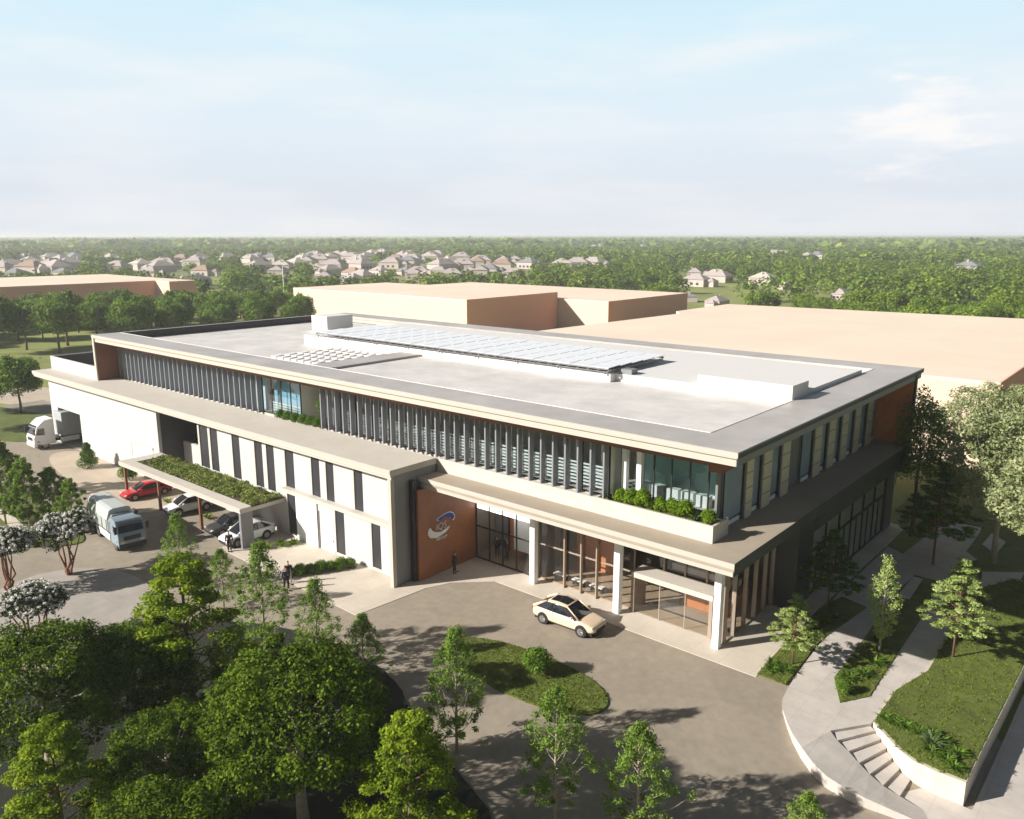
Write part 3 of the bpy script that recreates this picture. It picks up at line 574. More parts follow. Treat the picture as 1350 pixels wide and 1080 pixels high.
# ------------------------------------------------------------------ vegetation
def leaves(name, clumps, n, size, m, seed, up=.45, par=None, inner_r=.45, asp=.55, droop=0.0):
    """clumps: rows (x, y, z, rx, ry, rz); n leaves in each; one kite-shaped face per leaf"""
    rg = np.random.default_rng(seed); C = np.asarray(clumps, float); k = len(C)
    u = rg.normal(size=(k, n, 3)); u /= np.linalg.norm(u, axis=2, keepdims=True)
    r = inner_r + (1 - inner_r) * rg.random((k, n, 1)) ** .6
    r *= 1 + .22 * rg.normal(size=(k, n, 1)) * (rg.random((k, n, 1)) > .7)
    P = (C[:, None, :3] + u * r * C[:, None, 3:6]).reshape(-1, 3)
    nn = (u * .6 + rg.normal(size=(k, n, 3)) * .5 + np.array([0, 0, up])).reshape(-1, 3)
    nn /= np.linalg.norm(nn, axis=1, keepdims=True)
    t = np.cross(nn, rg.normal(size=nn.shape)); t /= np.linalg.norm(t, axis=1, keepdims=True); b = np.cross(nn, t)
    s = size * (.6 + .8 * rg.random((len(P), 1)))
    if droop: P[:, 2] -= droop * rg.random(len(P))
    V = np.stack([P - t * s * .5, P + b * s * .5 * asp - nn * s * .08, P + t * s * .5, P - b * s * .5 * asp - nn * s * .08], 1).reshape(-1, 3)
    nf = len(P); me = bpy.data.meshes.new(name)
    me.vertices.add(nf * 4); me.vertices.foreach_set('co', V.ravel().astype(np.float32))
    me.loops.add(nf * 4); me.loops.foreach_set('vertex_index', np.arange(nf * 4, dtype=np.int32))
    me.polygons.add(nf); me.polygons.foreach_set('loop_start', np.arange(0, nf * 4, 4, dtype=np.int32)); me.polygons.foreach_set('loop_total', np.full(nf, 4, np.int32))
    me.update(); a = me.attributes.new('rnd', 'FLOAT', 'FACE')
    cr = np.repeat(rg.random(k), n)
    a.data.foreach_set('value', np.clip(.55 * rg.random(nf) + .45 * cr, 0, 1).astype(np.float32))
    me.materials.append(m); return link(name, me, par)
def bent(a, b, rg, k=4, amp=.12):
    a = np.array(a, float); b = np.array(b, float); L = np.linalg.norm(b - a); P = []
    for i in range(k + 1):
        t = i / k; P.append(a + (b - a) * t + rg.normal(size=3) * amp * L * .25 * math.sin(math.pi * t) + np.array([0, 0, -.08 * L * math.sin(math.pi * t)]))
    return P
def tree_root(name, label, cat='tree', group=None): return thing(name, label, cat, (0, 0, 0), 0, group)
def limbs(mb, z0, z1, rad, clumps, rg, r0=.05, every=1):
    for i, c in enumerate(clumps):
        if i % every: continue
        d = math.hypot(c[0], c[1]); zs = max(z0, min(z1, c[2] - d * .55)); f = r0 * rg.uniform(.7, 1.2)
        mb.tube(bent((0, 0, zs), c[:3], rg), [f, f * .8, f * .6, f * .4, f * .18], 5, False)
def make_young(seed, h=6.5, w=1.7, label='', n=70, lm=None, size=.12, k=110, peak=.34):
    rg = np.random.default_rng(seed); t = tree_root('young_tree', label); cl = []
    for i in range(k):
        f = .16 + .83 * (i + .5) / k; a = i * 2.4 + rg.normal() * .4
        prof = w * (.45 + .55 * (f - .16) / (peak - .16) if f < peak else ((1.03 - f) / (1.03 - peak)) ** .85)
        rr = prof * rg.uniform(.25, 1.0) ** .7; q = rg.uniform(.15, .34)
        if rg.random() < .12: rr *= 1.2
        cl.append((rr * math.cos(a), rr * math.sin(a), f * h + rr * .12, q * 1.15, q * 1.15, q))
    leaves('crown', cl, n, size, lm or L_young, seed, par=t, inner_r=.15)
    m = MB(); m.tube([(0, 0, -.1), (.02, .03, h * .35), (-.03, .02, h * .7), (0, 0, h * .97)], [.085, .065, .04, .012], 7)
    for c in cl[::2]:
        zs = max(.12 * h, c[2] - .5 - .45 * math.hypot(c[0], c[1])); m.tube(bent((0, 0, zs), c[:3], rg, 3, .1), [.026, .019, .012, .005], 4, False)
    m.build('trunk', barkp, t, smooth=True); return t
def make_broad(seed, h=8, r=4, label='', k=60, n=520, lm=None, size=.2, rc=(.75, 1.25), bk=None, name='broad_tree', flat=.62, trunk=.22, n_lim=18):
    rg = np.random.default_rng(seed); t = tree_root(name, label); cl = []
    zc = h * .58
    for i in range(k):
        ph = i * 2.39996; cz = 1 - 1.55 * (i + .5) / k; s = math.sqrt(max(0, 1 - cz * cz)); q = rg.uniform(*rc)
        d = rg.uniform(.72, 1.0)
        cl.append(((r - q * .7) * s * math.cos(ph) * d, (r - q * .7) * s * math.sin(ph) * d, zc + (h - zc - q * .6) * cz * d if cz > 0 else zc + (h * .33) * cz * d, q, q, q * flat))
    leaves('crown', cl, n, size, lm or L_broad, seed, par=t)
    m = MB(); m.tube([(0, 0, -.15), (.05, .02, h * .18), (-.05, .1, h * .36), (.05, 0, h * .6)], [trunk * 1.35, trunk, trunk * .8, trunk * .4], 9)
    limbs(m, h * .15, h * .5, r, cl, rg, trunk * .38, max(1, k // n_lim))
    m.build('trunk', bk or barkp, t, smooth=True); return t
def make_maple(seed, h=7.5, w=2.7, label=''):
    rg = np.random.default_rng(seed); t = tree_root('maple_tree', label); cl = []
    for i in range(75):
        f = .20 + .78 * ((i + .5) / 75); a = i * 2.4 + rg.normal() * .25
        prof = w * min(1, (f - .1) / .25) * (1.03 - f) ** .62 * 1.25
        rr = prof * rg.uniform(.55, 1.0); q = rg.uniform(.36, .64)
        cl.append((rr * math.cos(a), rr * math.sin(a), f * h - rr * .12, q, q, q * .42))
    leaves('crown', cl, 260, .15, L_maple, seed, up=.8, par=t)
    m = MB(); m.tube([(0, 0, -.1), (.03, 0, h * .4), (0, .04, h * .9)], [.16, .11, .03], 8); limbs(m, h * .1, h * .85, w, cl, rg, .04, 2)
    m.build('trunk', bark, t, smooth=True); return t
def make_tier(seed, h=6, w=2.0, z0=.34, label='', lm=None, name='tiered_tree', layers=7):
    rg = np.random.default_rng(seed); t = tree_root(name, label); cl = []
    for L in range(layers):
        f = L / (layers - 1); z = h * (z0 + (.97 - z0) * f); ring = w * (1.03 - f) ** .8 * (1.0 if L else .85)
        nb = max(2, int(9 * (1 - f) + 3))
        for j in range(nb):
            a = j * 2 * math.pi / nb + L * .9 + rg.normal() * .15
            for q, g in ((1.0, .40), (.55, .34)):
                rr = ring * q * rg.uniform(.8, 1.08); cl.append((rr * math.cos(a), rr * math.sin(a), z + rg.normal() * .12 + .1 * q, g * rg.uniform(.7, 1.15), g * rg.uniform(.7, 1.15), .085))
    leaves('crown', cl, 95, .17, lm or L_tier, seed, up=1.6, par=t, inner_r=.1)
    m = MB(); m.tube([(0, 0, -.1), (.02, .02, h * .5), (0, 0, h * .96)], [.075, .055, .015], 7)
    for c in cl[::2]: m.tube([(0, 0, c[2] - .18), (c[0] * .5, c[1] * .5, c[2] - .12), (c[0], c[1], c[2] - .04)], [.022, .015, .006], 4, False)
    m.build('trunk', barkr, t, smooth=True); return t
def make_flower(seed, h=4.4, r=2.2, label=''):
    rg = np.random.default_rng(seed); t = tree_root('flowering_tree', label); cl = []
    for i in range(34):
        ph = i * 2.4; s = math.sqrt((i + .5) / 34); q = rg.uniform(.5, .75)
        cl.append(((r - .45) * s * math.cos(ph), (r - .45) * s * math.sin(ph), h * .58 + (h * .30) * math.sqrt(max(0, 1 - s * s * .8)) + rg.normal() * .12 - .35 * (i % 3 == 0), q, q, q * .7))
    leaves('crown', cl, 230, .17, L_flow, seed, par=t)
    bl = []
    for c in cl:
        for j in range(17):
            u = rg.normal(size=3); u[2] = abs(u[2]) * .8 - .15; u /= np.linalg.norm(u); g = rg.uniform(.07, .13)
            bl.append((c[0] + u[0] * c[3] * 1.04, c[1] + u[1] * c[4] * 1.04, c[2] + u[2] * c[5] * 1.06, g, g, g))
    leaves('blossoms', bl, 18, .11, L_bloss, seed + 1, up=.9, par=t, asp=.9)
    m = MB()
    for j in range(6):
        c = cl[3 + j * 4]; a = j * 1.05; m.tube(bent((.12 * math.cos(a), .12 * math.sin(a), -.1), c[:3], rg, 5, .25), [.10, .085, .07, .055, .04, .02], 6, False)
    m.build('trunk', barkr, t, smooth=True); return t
def make_shrub(seed, r=.8, h=1.3, label='', lm=None, name='round_shrub', n=420, k=9, size=.14, cone=False):
    rg = np.random.default_rng(seed); t = tree_root(name, label, 'shrub'); cl = []
    for i in range(k):
        a = i * 2.4; f = (i + .5) / k
        if cone: rr = r * (1 - f) * .6; z = h * (.12 + .8 * f); q = r * (.62 - .35 * f)
        else: rr = r * .55 * math.sqrt(f); z = h * (.72 - .42 * f) + rg.normal() * .05; q = r * rg.uniform(.45, .6)
        cl.append((rr * math.cos(a), rr * math.sin(a), z, q, q, q * .85))
    leaves('foliage', cl, n, size, lm or L_shrub, seed, par=t)
    m = MB()
    for j in range(4): m.tube([(.05 * j - .08, 0, -.05), (cl[j][0] * .6, cl[j][1] * .6, cl[j][2] * .7)], [.03, .012], 5, False)
    m.build('stem', bark, t); return t
def blades(n, L, wd, seed, m, name, par, rise=.9, arch=.7, spread=1.0):
    rg = np.random.default_rng(seed); mb = MB(); rn = []
    for i in range(n):
        a = i * 2.4 + rg.normal() * .2; l = L * rg.uniform(.65, 1.1); el = rise * rg.uniform(.6, 1.15); ox, oy = rg.normal(size=2) * .06
        pts = []
        for q in range(5):
            t_ = q / 4; d = l * t_; z = d * math.sin(el) - arch * l * t_ ** 2.2 * .6; pts.append((d * math.cos(el) * spread, max(z, .02)))
        ca, sa = math.cos(a), math.sin(a); vs = []
        for q, (d, z) in enumerate(pts):
            w = wd * (1 - (q / 4) ** 1.5) + .004
            vs += [(ox + d * ca - sa * w, oy + d * sa + ca * w, z + .02), (ox + d * ca + sa * w, oy + d * sa - ca * w, z + .02)]
        mb.add(vs, [(2 * q, 2 * q + 1, 2 * q + 3, 2 * q + 2) for q in range(4)]); rn += [rg.random()] * 4
    o = mb.build(name, m, par); at = o.data.attributes.new('rnd', 'FLOAT', 'FACE'); at.data.foreach_set('value', np.array(rn, np.float32)); return o
def make_agave(seed, L=.8, n=30, label='', lm=None, name='agave_plant', wd=.055, cat='plant'):
    t = tree_root(name, label, cat); blades(n, L, wd, seed, lm or L_agave, 'leaves', t)
    m = MB(); m.tube([(0, 0, -.05), (0, 0, .12)], [.06, .09], 7); m.build('stem', bark, t); return t
rnd = random.Random(5)
def put(proto, first, x, y, z=0.0, sc=1.0, rot=None, label=None, group=None):
    rot = rnd.uniform(0, 6.28) if rot is None else rot
    if first:
        proto.location = (x, y, z); proto.rotation_euler.z = rot; proto.scale = (sc, sc, sc) if not hasattr(sc, '__len__') else sc
        if label: proto['label'] = label
        if group: proto['group'] = group
        return proto
    return dup(proto, (x, y, z), rot, sc, label, group)
def plant(proto, rows, group=None):
    for i, (x, y, z, sc, lab) in enumerate(rows): put(proto, i == 0, x, y, z, sc, None, lab, group)
plant(make_young(11, 6.5, 2.0), [
    (-1.5, -13.4, 0, 1.0, 'slender young tree at the bottom centre, left of a shorter one by the road'),
    (-8.1, -12.9, .05, 1.03, 'slender airy young tree on the lawn edge, to the left of the grass island shrub'),
    (-23.4, -14.0, .05, 1.15, 'tallest airy young tree with bare lower branches by the large tan round pavement'),
    (-37.0, -12.3, 0, .88, 'light green young tree beside the grey truck and left of the carport'),
    (-19.7, -12.8, .05, .90, 'young airy tree just below the concrete forecourt and hedge'),
])
plant(make_young(29, 5.6, 2.1), [
    (1.6, -11.6, -.5, 1.0, 'bushy young tree at the bottom, right of the slender one on the road edge'),
    (-31.5, -12.1, .05, .78, 'small young tree in front of the carport, between two taller airy trees'),
    (-16.3, -12.1, .05, .80, 'short young tree peeking over the big dark broad tree near the forecourt corner'),
    (7.8, -8.5, -1.0, .72, 'small young tree cut off by the bottom edge, below the curved plaza wall'),
])
plant(make_broad(3, 8.7, 4.3, k=95, n=330, size=.17, rc=(.5, .95), flat=.7), [
    (-9.7, -20.9, .05, 1.0, 'largest dark green broad tree in the foreground with pale forked branches'),
    (-21.1, -27.0, .05, .95, 'dark green broad tree at the left edge below the white blossom trees'),
    (-8.6, -27.6, .05, .72, 'dark broad tree crown cut off by the bottom edge at the lower left'),
    (-20.6, -23.0, .05, .78, 'dark broad tree squeezed between the left edge tree and the yellow-green maple'),
    (-14.5, -24.5, .05, .62, 'low dark broad tree in deep shade beside the yellow maple trunk'),
])
plant(make_maple(7), [
    (-20.2, -20.3, .05, 1.28, 'tall yellow-green maple beside the large tan round pavement'),
    (-14.6, -28.8, .05, .92, 'yellow-green maple at the bottom left corner'),
    (-4.0, -19.7, .05, .95, 'golden-tinged maple at the bottom centre in front of the dark broad tree'),
])
plant(make_flower(17), [
    (-45.9, -20.8, .05, (1, 1, 1.12), 'white flowering tree at the left edge of the photo on the road side'),
    (-45.6, -16.8, .1, (1.05, 1.05, 1.15), 'white flowering tree standing on the round pavement next to the grey truck'),
    (-35.5, -22.6, .05, .98, 'nearest and lowest white flowering tree, in front of the round pavement'),
])
plant(make_young(41, 7.4, 2.5, k=170, n=85, size=.19, peak=.42), [
    (-61.6, -16.0, .05, 1.05, 'tallest full-crowned green tree of the left lawn, at the photo edge'),
    (-58.8, -15.0, .05, .86, 'full-crowned green tree, second from the photo edge on the left lawn'),
    (-58.0, -13.2, .05, .72, 'full-crowned green tree, third from the photo edge on the left lawn'),
    (-54.6, -12.9, .05, .66, 'smallest full-crowned green tree on the left lawn, nearest the grey truck'),
    (-72, -14, .05, 1.0, 'full-crowned green tree by the road, cut by the left photo edge above the lawn trees'),
])
plant(make_broad(43, 11, 4.6, k=44, n=230, lm=L_row, size=.42, rc=(1.0, 1.7), bk=bark, name='park_tree', flat=.8, trunk=.2),
    [(-111.8, 2.1, .05, .80, 'dark green park tree behind the white container truck'), (-104, -6.0, .05, .72, 'dark green park tree at the left edge beside the back road'), (-118, -3, .05, .95, 'taller dark green park tree at the left photo edge near the field')] +
    [(x + rnd.uniform(-1.5, 1.5), y, 0, s * 1.13, 'dark park tree in the row before the long peach building, ' + d) for x, y, s, d in
     [(-182, 21, 1.12, 'leftmost'), (-184, 28, .95, 'second from the left'), (-176, 31, 1.0, 'third from the left'), (-185, 37, 1.08, 'fourth from the left'), (-178, 41, .92, 'fifth from the left'), (-171, 45, .95, 'sixth from the left'), (-181, 50, 1.0, 'seventh from the left')]] +
    [(x, y, 0, s * 1.13, 'dark park tree behind the roof edge, ' + d) for x, y, s, d in
     [(-168, 54, .85, 'just left of the long roof corner'), (-178, 60, .98, 'first right of the long peach building end'), (-165, 64, .8, 'second right of the peach building end'), (-174, 70, .92, 'third right of the peach building end'), (-166, 76, .85, 'before the low peach roof'), (-175, 82, .95, 'in front of the low peach building'), (-168, 90, .85, 'just left of the wide peach building'), (-160, 82, .7, 'lowest, touching the dark roof parapet')]], 'row of park trees at the left')
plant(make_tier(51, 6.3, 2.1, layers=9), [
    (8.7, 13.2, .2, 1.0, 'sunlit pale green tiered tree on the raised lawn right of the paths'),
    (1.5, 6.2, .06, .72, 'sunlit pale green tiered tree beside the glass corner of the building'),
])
plant(make_tier(57, 6.0, 2.2, .36, lm=L_shrub, layers=8), [  # darker leaves than the sunlit tiered trees, standing in for shade
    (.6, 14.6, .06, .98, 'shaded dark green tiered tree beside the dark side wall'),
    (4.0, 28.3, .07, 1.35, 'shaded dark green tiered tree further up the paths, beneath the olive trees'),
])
plant(make_young(63, 6.2, 1.0, lm=L_tier, k=80, peak=.55), [(5.0, 11.3, .06, 1.0, 'narrow young tree with pale trunk in the planting strip between the two paths')])
plant(make_broad(71, 13.0, 5.2, k=125, n=120, lm=L_olive, size=.25, rc=(.5, .95), bk=barkp, name='olive_green_tree', flat=.75, trunk=.2), [
    (7.6, 31.5, .07, 1.0, 'large olive-green tree with tall pale trunk at the right, left of the curved trunk'),
    (12.6, 24.0, .2, 1.05, 'large olive-green tree cut by the right photo edge with thick curved trunk'),
    (7.0, 44, .07, 1.0, 'pale olive tree furthest back at the right, against the peach wall'),
    (3.0, 50, .07, .92, 'pale olive tree behind the orange wing wall, against the peach wall'),
])
plant(make_broad(73, 13.0, 2.2, k=60, n=170, lm=L_young, size=.22, rc=(.6, 1.0), bk=bark, name='narrow_tree', flat=1.1, trunk=.16), [
    (.9, 34.2, .06, 1.0, 'tall narrow dark green tree beside the orange wing wall'),
])
plant(make_young(79, 9, 1.6, n=70, lm=L_lime, size=.24), [(-4.5, 49, .07, 1.0, 'yellow-green young tree seen past the far building corner')])
# shrubs
plant(make_shrub(81, 1.0, 1.8, k=10), [
    (-9.6, -4.6, .08, 1.0, 'round green shrub standing alone on the grass island'),
    (-66.7, -2.7, .04, 1.1, 'round shrub half under the carport corner near the red car'),
    (4.9, 5.0, .1, .52, 'bright round shrub at the tip of the strip between the two paths'),
])
plant(make_shrub(83, 1.0, 2.6, cone=True, name='conical_shrub', k=12), [(-74.8, -3.5, .04, 1.15, 'conical evergreen shrub on the tan paving in front of the white wall')])
hedge_rows = []
for i in range(7):
    f = i / 6; hedge_rows.append((-32.6 + .35 * i, -6.0 + 4.1 * f, .03, .62 + .1 * (i % 2), 'green hedge shrub in the short row crossing the concrete forecourt, ' + ['nearest the road', 'second from the road', 'third from the road', 'in the middle', 'third from the wall', 'second from the wall', 'nearest the wall'][i]))
plant(make_shrub(85, .95, 1.3, k=8, n=300, name='hedge_shrub'), hedge_rows, 'hedge on the forecourt')
pr = [(-9.0, 'leftmost'), (-8.25, 'second from the left'), (-7.35, 'third from the left'), (-6.1, 'fourth from the left'), (-5.25, 'fifth from the left'), (-4.45, 'sixth from the left'), (-2.95, 'rightmost, at the corner')]
plant(make_shrub(87, .52, 1.0, lm=L_lime, k=8, n=260, size=.1, name='lime_shrub'), [(x, 3.05, 8.84, 1.0 + .15 * (i % 3), 'lime green round shrub in the terrace planter, ' + d) for i, (x, d) in enumerate(pr)], 'lime shrubs in the terrace planter')
plant(make_agave(91), [(-9.75, 3.0, 8.86, 1.0, 'spiky agave at the left end of the terrace planter'), (-6.75, 3.1, 8.86, .85, 'spiky agave between lime shrubs in the middle of the planter'), (-3.75, 3.0, 8.86, 1.35, 'largest spiky agave near the corner of the terrace planter')], 'agaves in the terrace planter')
gp = [(.9, 4.6, .11, 1.0, 'leafy clump at the foot of the tiered tree by the glass corner'), (1.5, 5.1, .11, 1.1, 'leafy clump behind the tiered tree near the curved plaza edge'), (.6, 5.3, .11, .9, 'leafy clump closest to the entrance paving'),
      (1.0, 9.8, .11, 1.2, 'shaded leafy clump at the near end of the side planting bed'), (1.1, 11.2, .11, 1.2, 'shaded leafy clump second along the side planting bed'), (1.2, 12.6, .11, 1.2, 'shaded leafy clump third along the side planting bed'), (1.5, 13.8, .11, 1.2, 'shaded leafy clump at the far end of the side planting bed'),
      (4.6, 6.6, .11, 1.2, 'dark leafy clump behind the bright shrub between the two paths'), (5.2, 7.6, .11, 1.1, 'dark leafy clump in the middle of the strip between the paths'), (5.3, 9.4, .11, 1.2, 'leafy clump below the narrow young tree'), (4.5, 12.4, .11, 1.1, 'leafy clump beyond the narrow young tree in shade')]
plant(make_agave(93, .85, 44, lm=L_shrub, name='leafy_clump', wd=.05), gp, 'leafy clumps beside the paths')
lp = [(7.6, 3.6, 'first from the steps'), (8.1, 3.5, 'second from the steps'), (8.6, 3.6, 'third from the steps'), (9.2, 3.5, 'fourth from the steps'), (9.8, 3.7, 'fifth from the steps'), (10.4, 3.4, 'behind the pale palm-like plant'), (10.1, 2.2, 'in front of the pale palm-like plant'), (10.9, 1.9, 'nearest the lawn corner'), (11.3, 1.5, 'at the very corner of the wall'), (11.2, 2.9, 'at the outer lawn edge')]
plant(make_agave(95, .8, 50, lm=L_shrub, name='strap_leaf_plant', wd=.05), [(x, y, .19, 1.0, 'green strap-leaved plant on the raised lawn, ' + d) for x, y, d in lp], 'strap-leaved plants on the raised lawn')
plant(make_agave(97, 1.15, 60, lm=L_agave, name='palm_like_plant', wd=.06), [(10.0, 2.9, .19, 1.0, 'largest pale palm-like plant in the raised lawn bed')])
cp = [(-56.5, -3.6, .03, 1.0, 'low leafy plant between the red car and the white car'), (-55.6, -2.6, .03, 1.1, 'leafy plant at the wall side between the red and white cars'), (-49.3, -3.4, .03, 1.0, 'leafy plant beside the white car under the carport'), (-47.6, -2.6, .03, 1.0, 'leafy plant between the white car and the dark car'),
      (-38.9, -4.1, .03, 1.1, 'bright leafy plant just outside the carport end wall'), (-38.4, -2.9, .03, 1.2, 'bright leafy plant between the end wall and the white sliding door'), (-37.9, -2.0, .03, 1.0, 'leafy plant touching the wall under the ledge'), (-14.9, 7.0, .05, .8, 'bright green potted-looking plant behind the lobby glass')]
plant(make_agave(99, .95, 46, lm=L_lime, name='garden_plant', wd=.06), cp, 'leafy plants under the carport')
plant(make_young(101, 3.6, 1.0, k=60), [(-41.2, 4.4, 9.0, 1.0, 'small tree growing on the recessed upper terrace between the fin runs'), ])
tb = [(-45.8, 2.6), (-44.6, 2.6), (-43.5, 2.6), (-42.4, 2.7), (-41.3, 2.7), (-40.2, 2.7)]
plant(make_shrub(103, .6, .8, k=7, n=220, size=.1, name='terrace_shrub'), [(x, y, 9.0, 1.0, 'low hedge shrub on the recessed upper terrace, ' + d) for (x, y), d in zip(tb, ['leftmost', 'second from left', 'third from left', 'third from right', 'second from right', 'rightmost'])], 'hedge on the upper terrace')
plant(make_shrub(105, .9, 1.3, k=8, n=240, lm=L_flow, name='recess_shrub'), [(-61.6, 2.7, 3.95, .8, 'shaded shrub above the low white wall in the facade recess, left one'), (-60.0, 2.7, 3.95, .85, 'shaded shrub above the low white wall in the facade recess, right one')])
MB().box(-62.6, -54.6, 1.95, 4.95, 3.7, 3.95).build('recess_bed', soil, B, world=True)
# green roof of the carport: low dense planting nobody could count
rg = np.random.default_rng(7); cl = []
for i in range(420):
    cl.append((rg.uniform(kx0 + 1.9, kx1 - .25), rg.uniform(ky0 + 1.25, ky1 - .15), kz - .02 + rg.uniform(0, .12), .34, .3, .2))
g = leaves('green_roof', [(a - KO.x, b - KO.y, c, d, e_, f) for a, b, c, d, e_, f in cl], 60, .17, L_roof, 8, par=K)
tag(g, kind='stuff'); part(MB().box(kx0 + 1.65, kx1 - .05, ky0 + 1.08, ky1, kz - .118, kz - .06), 'roof_soil', soil, K)
# grass blades on the sunny lawns
def grass_field(poly, z, n, seed):
    rg = np.random.default_rng(seed); P = np.array(poly); a, b = P.min(0), P.max(0); q = rg.uniform(a, b, (n * 3, 2)); q = q[pts_in(poly, q[:, 0], q[:, 1])][:n]
    return [(x, y, z, .16, .16, .05) for x, y in q]
L_grass = leafmat('leaf_grass', (.075, .115, .012), (.14, .18, .022), (.23, .26, .04), .2)
cl = grass_field(lw, .2, 2600, 1) + grass_field(isl, .09, 1900, 2) + grass_field([(5.1, 3.9), (3.95, 6.3), (3.8, 11.5), (5.95, 12.2), (6.05, 8.0), (6.15, 5.6)], .11, 500, 3) + grass_field([(.35, 3.75), (2.1, 3.75), (1.75, 9.35), (.15, 8.6)], .11, 260, 4)
tag(leaves('grass', cl, 9, .09, L_grass, 5, up=.2, inner_r=.1), 'short green grass of the lawn island and raised lawns', 'grass', kind='stuff')
# ------------------------------------------------------------------ far woods and houses
camx, camy = 17.257, -38.281
houses = [(-619, 161), (-883, 267), (-604, 174), (-889, 294), (-662, 210), (-846, 298), (-579, 222), (-610, 254), (-489, 203), (-648, 290), (-728, 348), (-730, 397), (-692, 399), (-697, 426), (-442, 265), (-345, 205), (-358, 240), (-737, 509), (-699, 504), (-364, 161), (-743, 511), (-701, 475), (-668, 503), (-797, 639), (-749, 623), (-354, 262), (-380, 277), (-397, 312), (-712, 618), (-499, 430), (-367, 337), (-604, 558), (-415, 387), (-334, 316), (-454, 469), (-346, 355), (-460, 510), (-393, 463), (-365, 489), (-938, 1299), (-1035, 1491), (-862, 1364), (-310, 270), (-183, 343), (-193, 386), (-137, 250), (-118, 236), (-162, 378), (-139, 351), (-96, 304), (-77, 267), (-324, 870), (-369, 909), (-109, 598), (-520, 300), (-545, 350), (-470, 330), (-425, 420), (-560, 470), (-640, 560), (-230, 430), (-530, 140), (-700, 160), (-770, 230), (-480, 395), (-610, 420)]
hr_ = random.Random(3)
houses += [(x + hr_.uniform(-30, 30), y + hr_.uniform(12, 34)) for x, y in houses if math.hypot(x - camx, y - camy) > 430 and x < -250]
H = np.array(houses, float); Hd = np.hypot(H[:, 0] - camx, H[:, 1] - camy); Ha = np.arctan2(H[:, 0] - camx, H[:, 1] - camy)
blocks = [(-332, -254, -72, 110), (-198, -102, 104, 190), (-68, 4, 58, 144), (-178, -154, 110, 124), (-192, -150, 12, 98), (-104, -60, 58, 196)]
def scatter(d0, d1, sp, seed):
    rg = np.random.default_rng(seed); a0, a1 = -.707 - .64, -.707 + .64
    n = int(.5 * (a1 - a0) * (d1 ** 2 - d0 ** 2) / sp ** 2); d = np.sqrt(rg.uniform(d0 ** 2, d1 ** 2, n)); a = rg.uniform(a0, a1, n)
    x = camx + d * np.sin(a); y = camy + d * np.cos(a); ok = np.ones(n, bool)
    for q in blocks: ok &= ~((x > q[0] - 6) & (x < q[1] + 6) & (y > q[2] - 6) & (y < q[3] + 6))
    for i in range(len(H)): ok &= ~((np.abs(a - Ha[i]) < 13.0 / Hd[i]) & (d < Hd[i] + 10) & (d > Hd[i] * (.80 if Hd[i] > 450 else .90) - 8))
    ok &= ~((y < 112) & (x > -150))
    # glades and streets: leave open patches
    g = np.sin(x * .021 + 1.3) * np.sin(y * .017 + .4) + .6 * np.sin(x * .047 - y * .039)
    ok &= (g < 1.15)
    return x[ok], y[ok], d[ok]
def wood(name, label, d0, d1, sp, r, n, size, seed, h=.75):
    x, y, d = scatter(d0, d1, sp, seed); rg = np.random.default_rng(seed + 50); s = r * rg.uniform(.65, 1.25, len(x))
    cl = []
    for i in range(len(x)):
        cl.append((x[i], y[i], s[i] * h * 1.15, s[i], s[i], s[i] * h))
        if d1 < 1400: cl.append((x[i] + s[i] * .5 * math.cos(i), y[i] + s[i] * .5 * math.sin(i), s[i] * h * 1.7, s[i] * .55, s[i] * .55, s[i] * h * .5))
    o = leaves(name, cl, n, size, L_wood, seed, up=.9, inner_r=.6, asp=.8); tag(o, label, 'woodland', kind='stuff'); return o
wood('near_woods', 'dense green woodland beyond the peach buildings', 330, 640, 9.5, 5.2, 115, 1.2, 201)
wood('middle_woods', 'hazier green woodland further out around the houses', 640, 1300, 15, 7.5, 75, 2.6, 202, .62)
wood('far_woods', 'pale hazy woodland stretching out to the horizon', 1300, 7500, 60, 29, 44, 12, 203, .27)
x, y, d = scatter(185, 335, 9, 204); o_ = np.argsort(d)[:130]
wt = make_broad(111, 9, 4.8, k=26, n=200, lm=L_wood, size=.55, rc=(1.2, 1.9), bk=bark, name='woodland_tree', flat=.8, trunk=.2, n_lim=6)
for i, j in enumerate(o_):
    put(wt, i == 0, x[j], y[j], 0, rnd.uniform(.7, 1.15), None, 'green tree at the near edge of the woods between the peach buildings and the houses', 'trees at the near edge of the woods')
roofm = mat('house_roof', (.40, .345, .335), .9, .12, .3); wallm = mat('house_wall', (.50, .43, .385), .9, .08, .1); roofb = mat('house_roof_grey', (.22, .22, .25), .9, .12, .3)
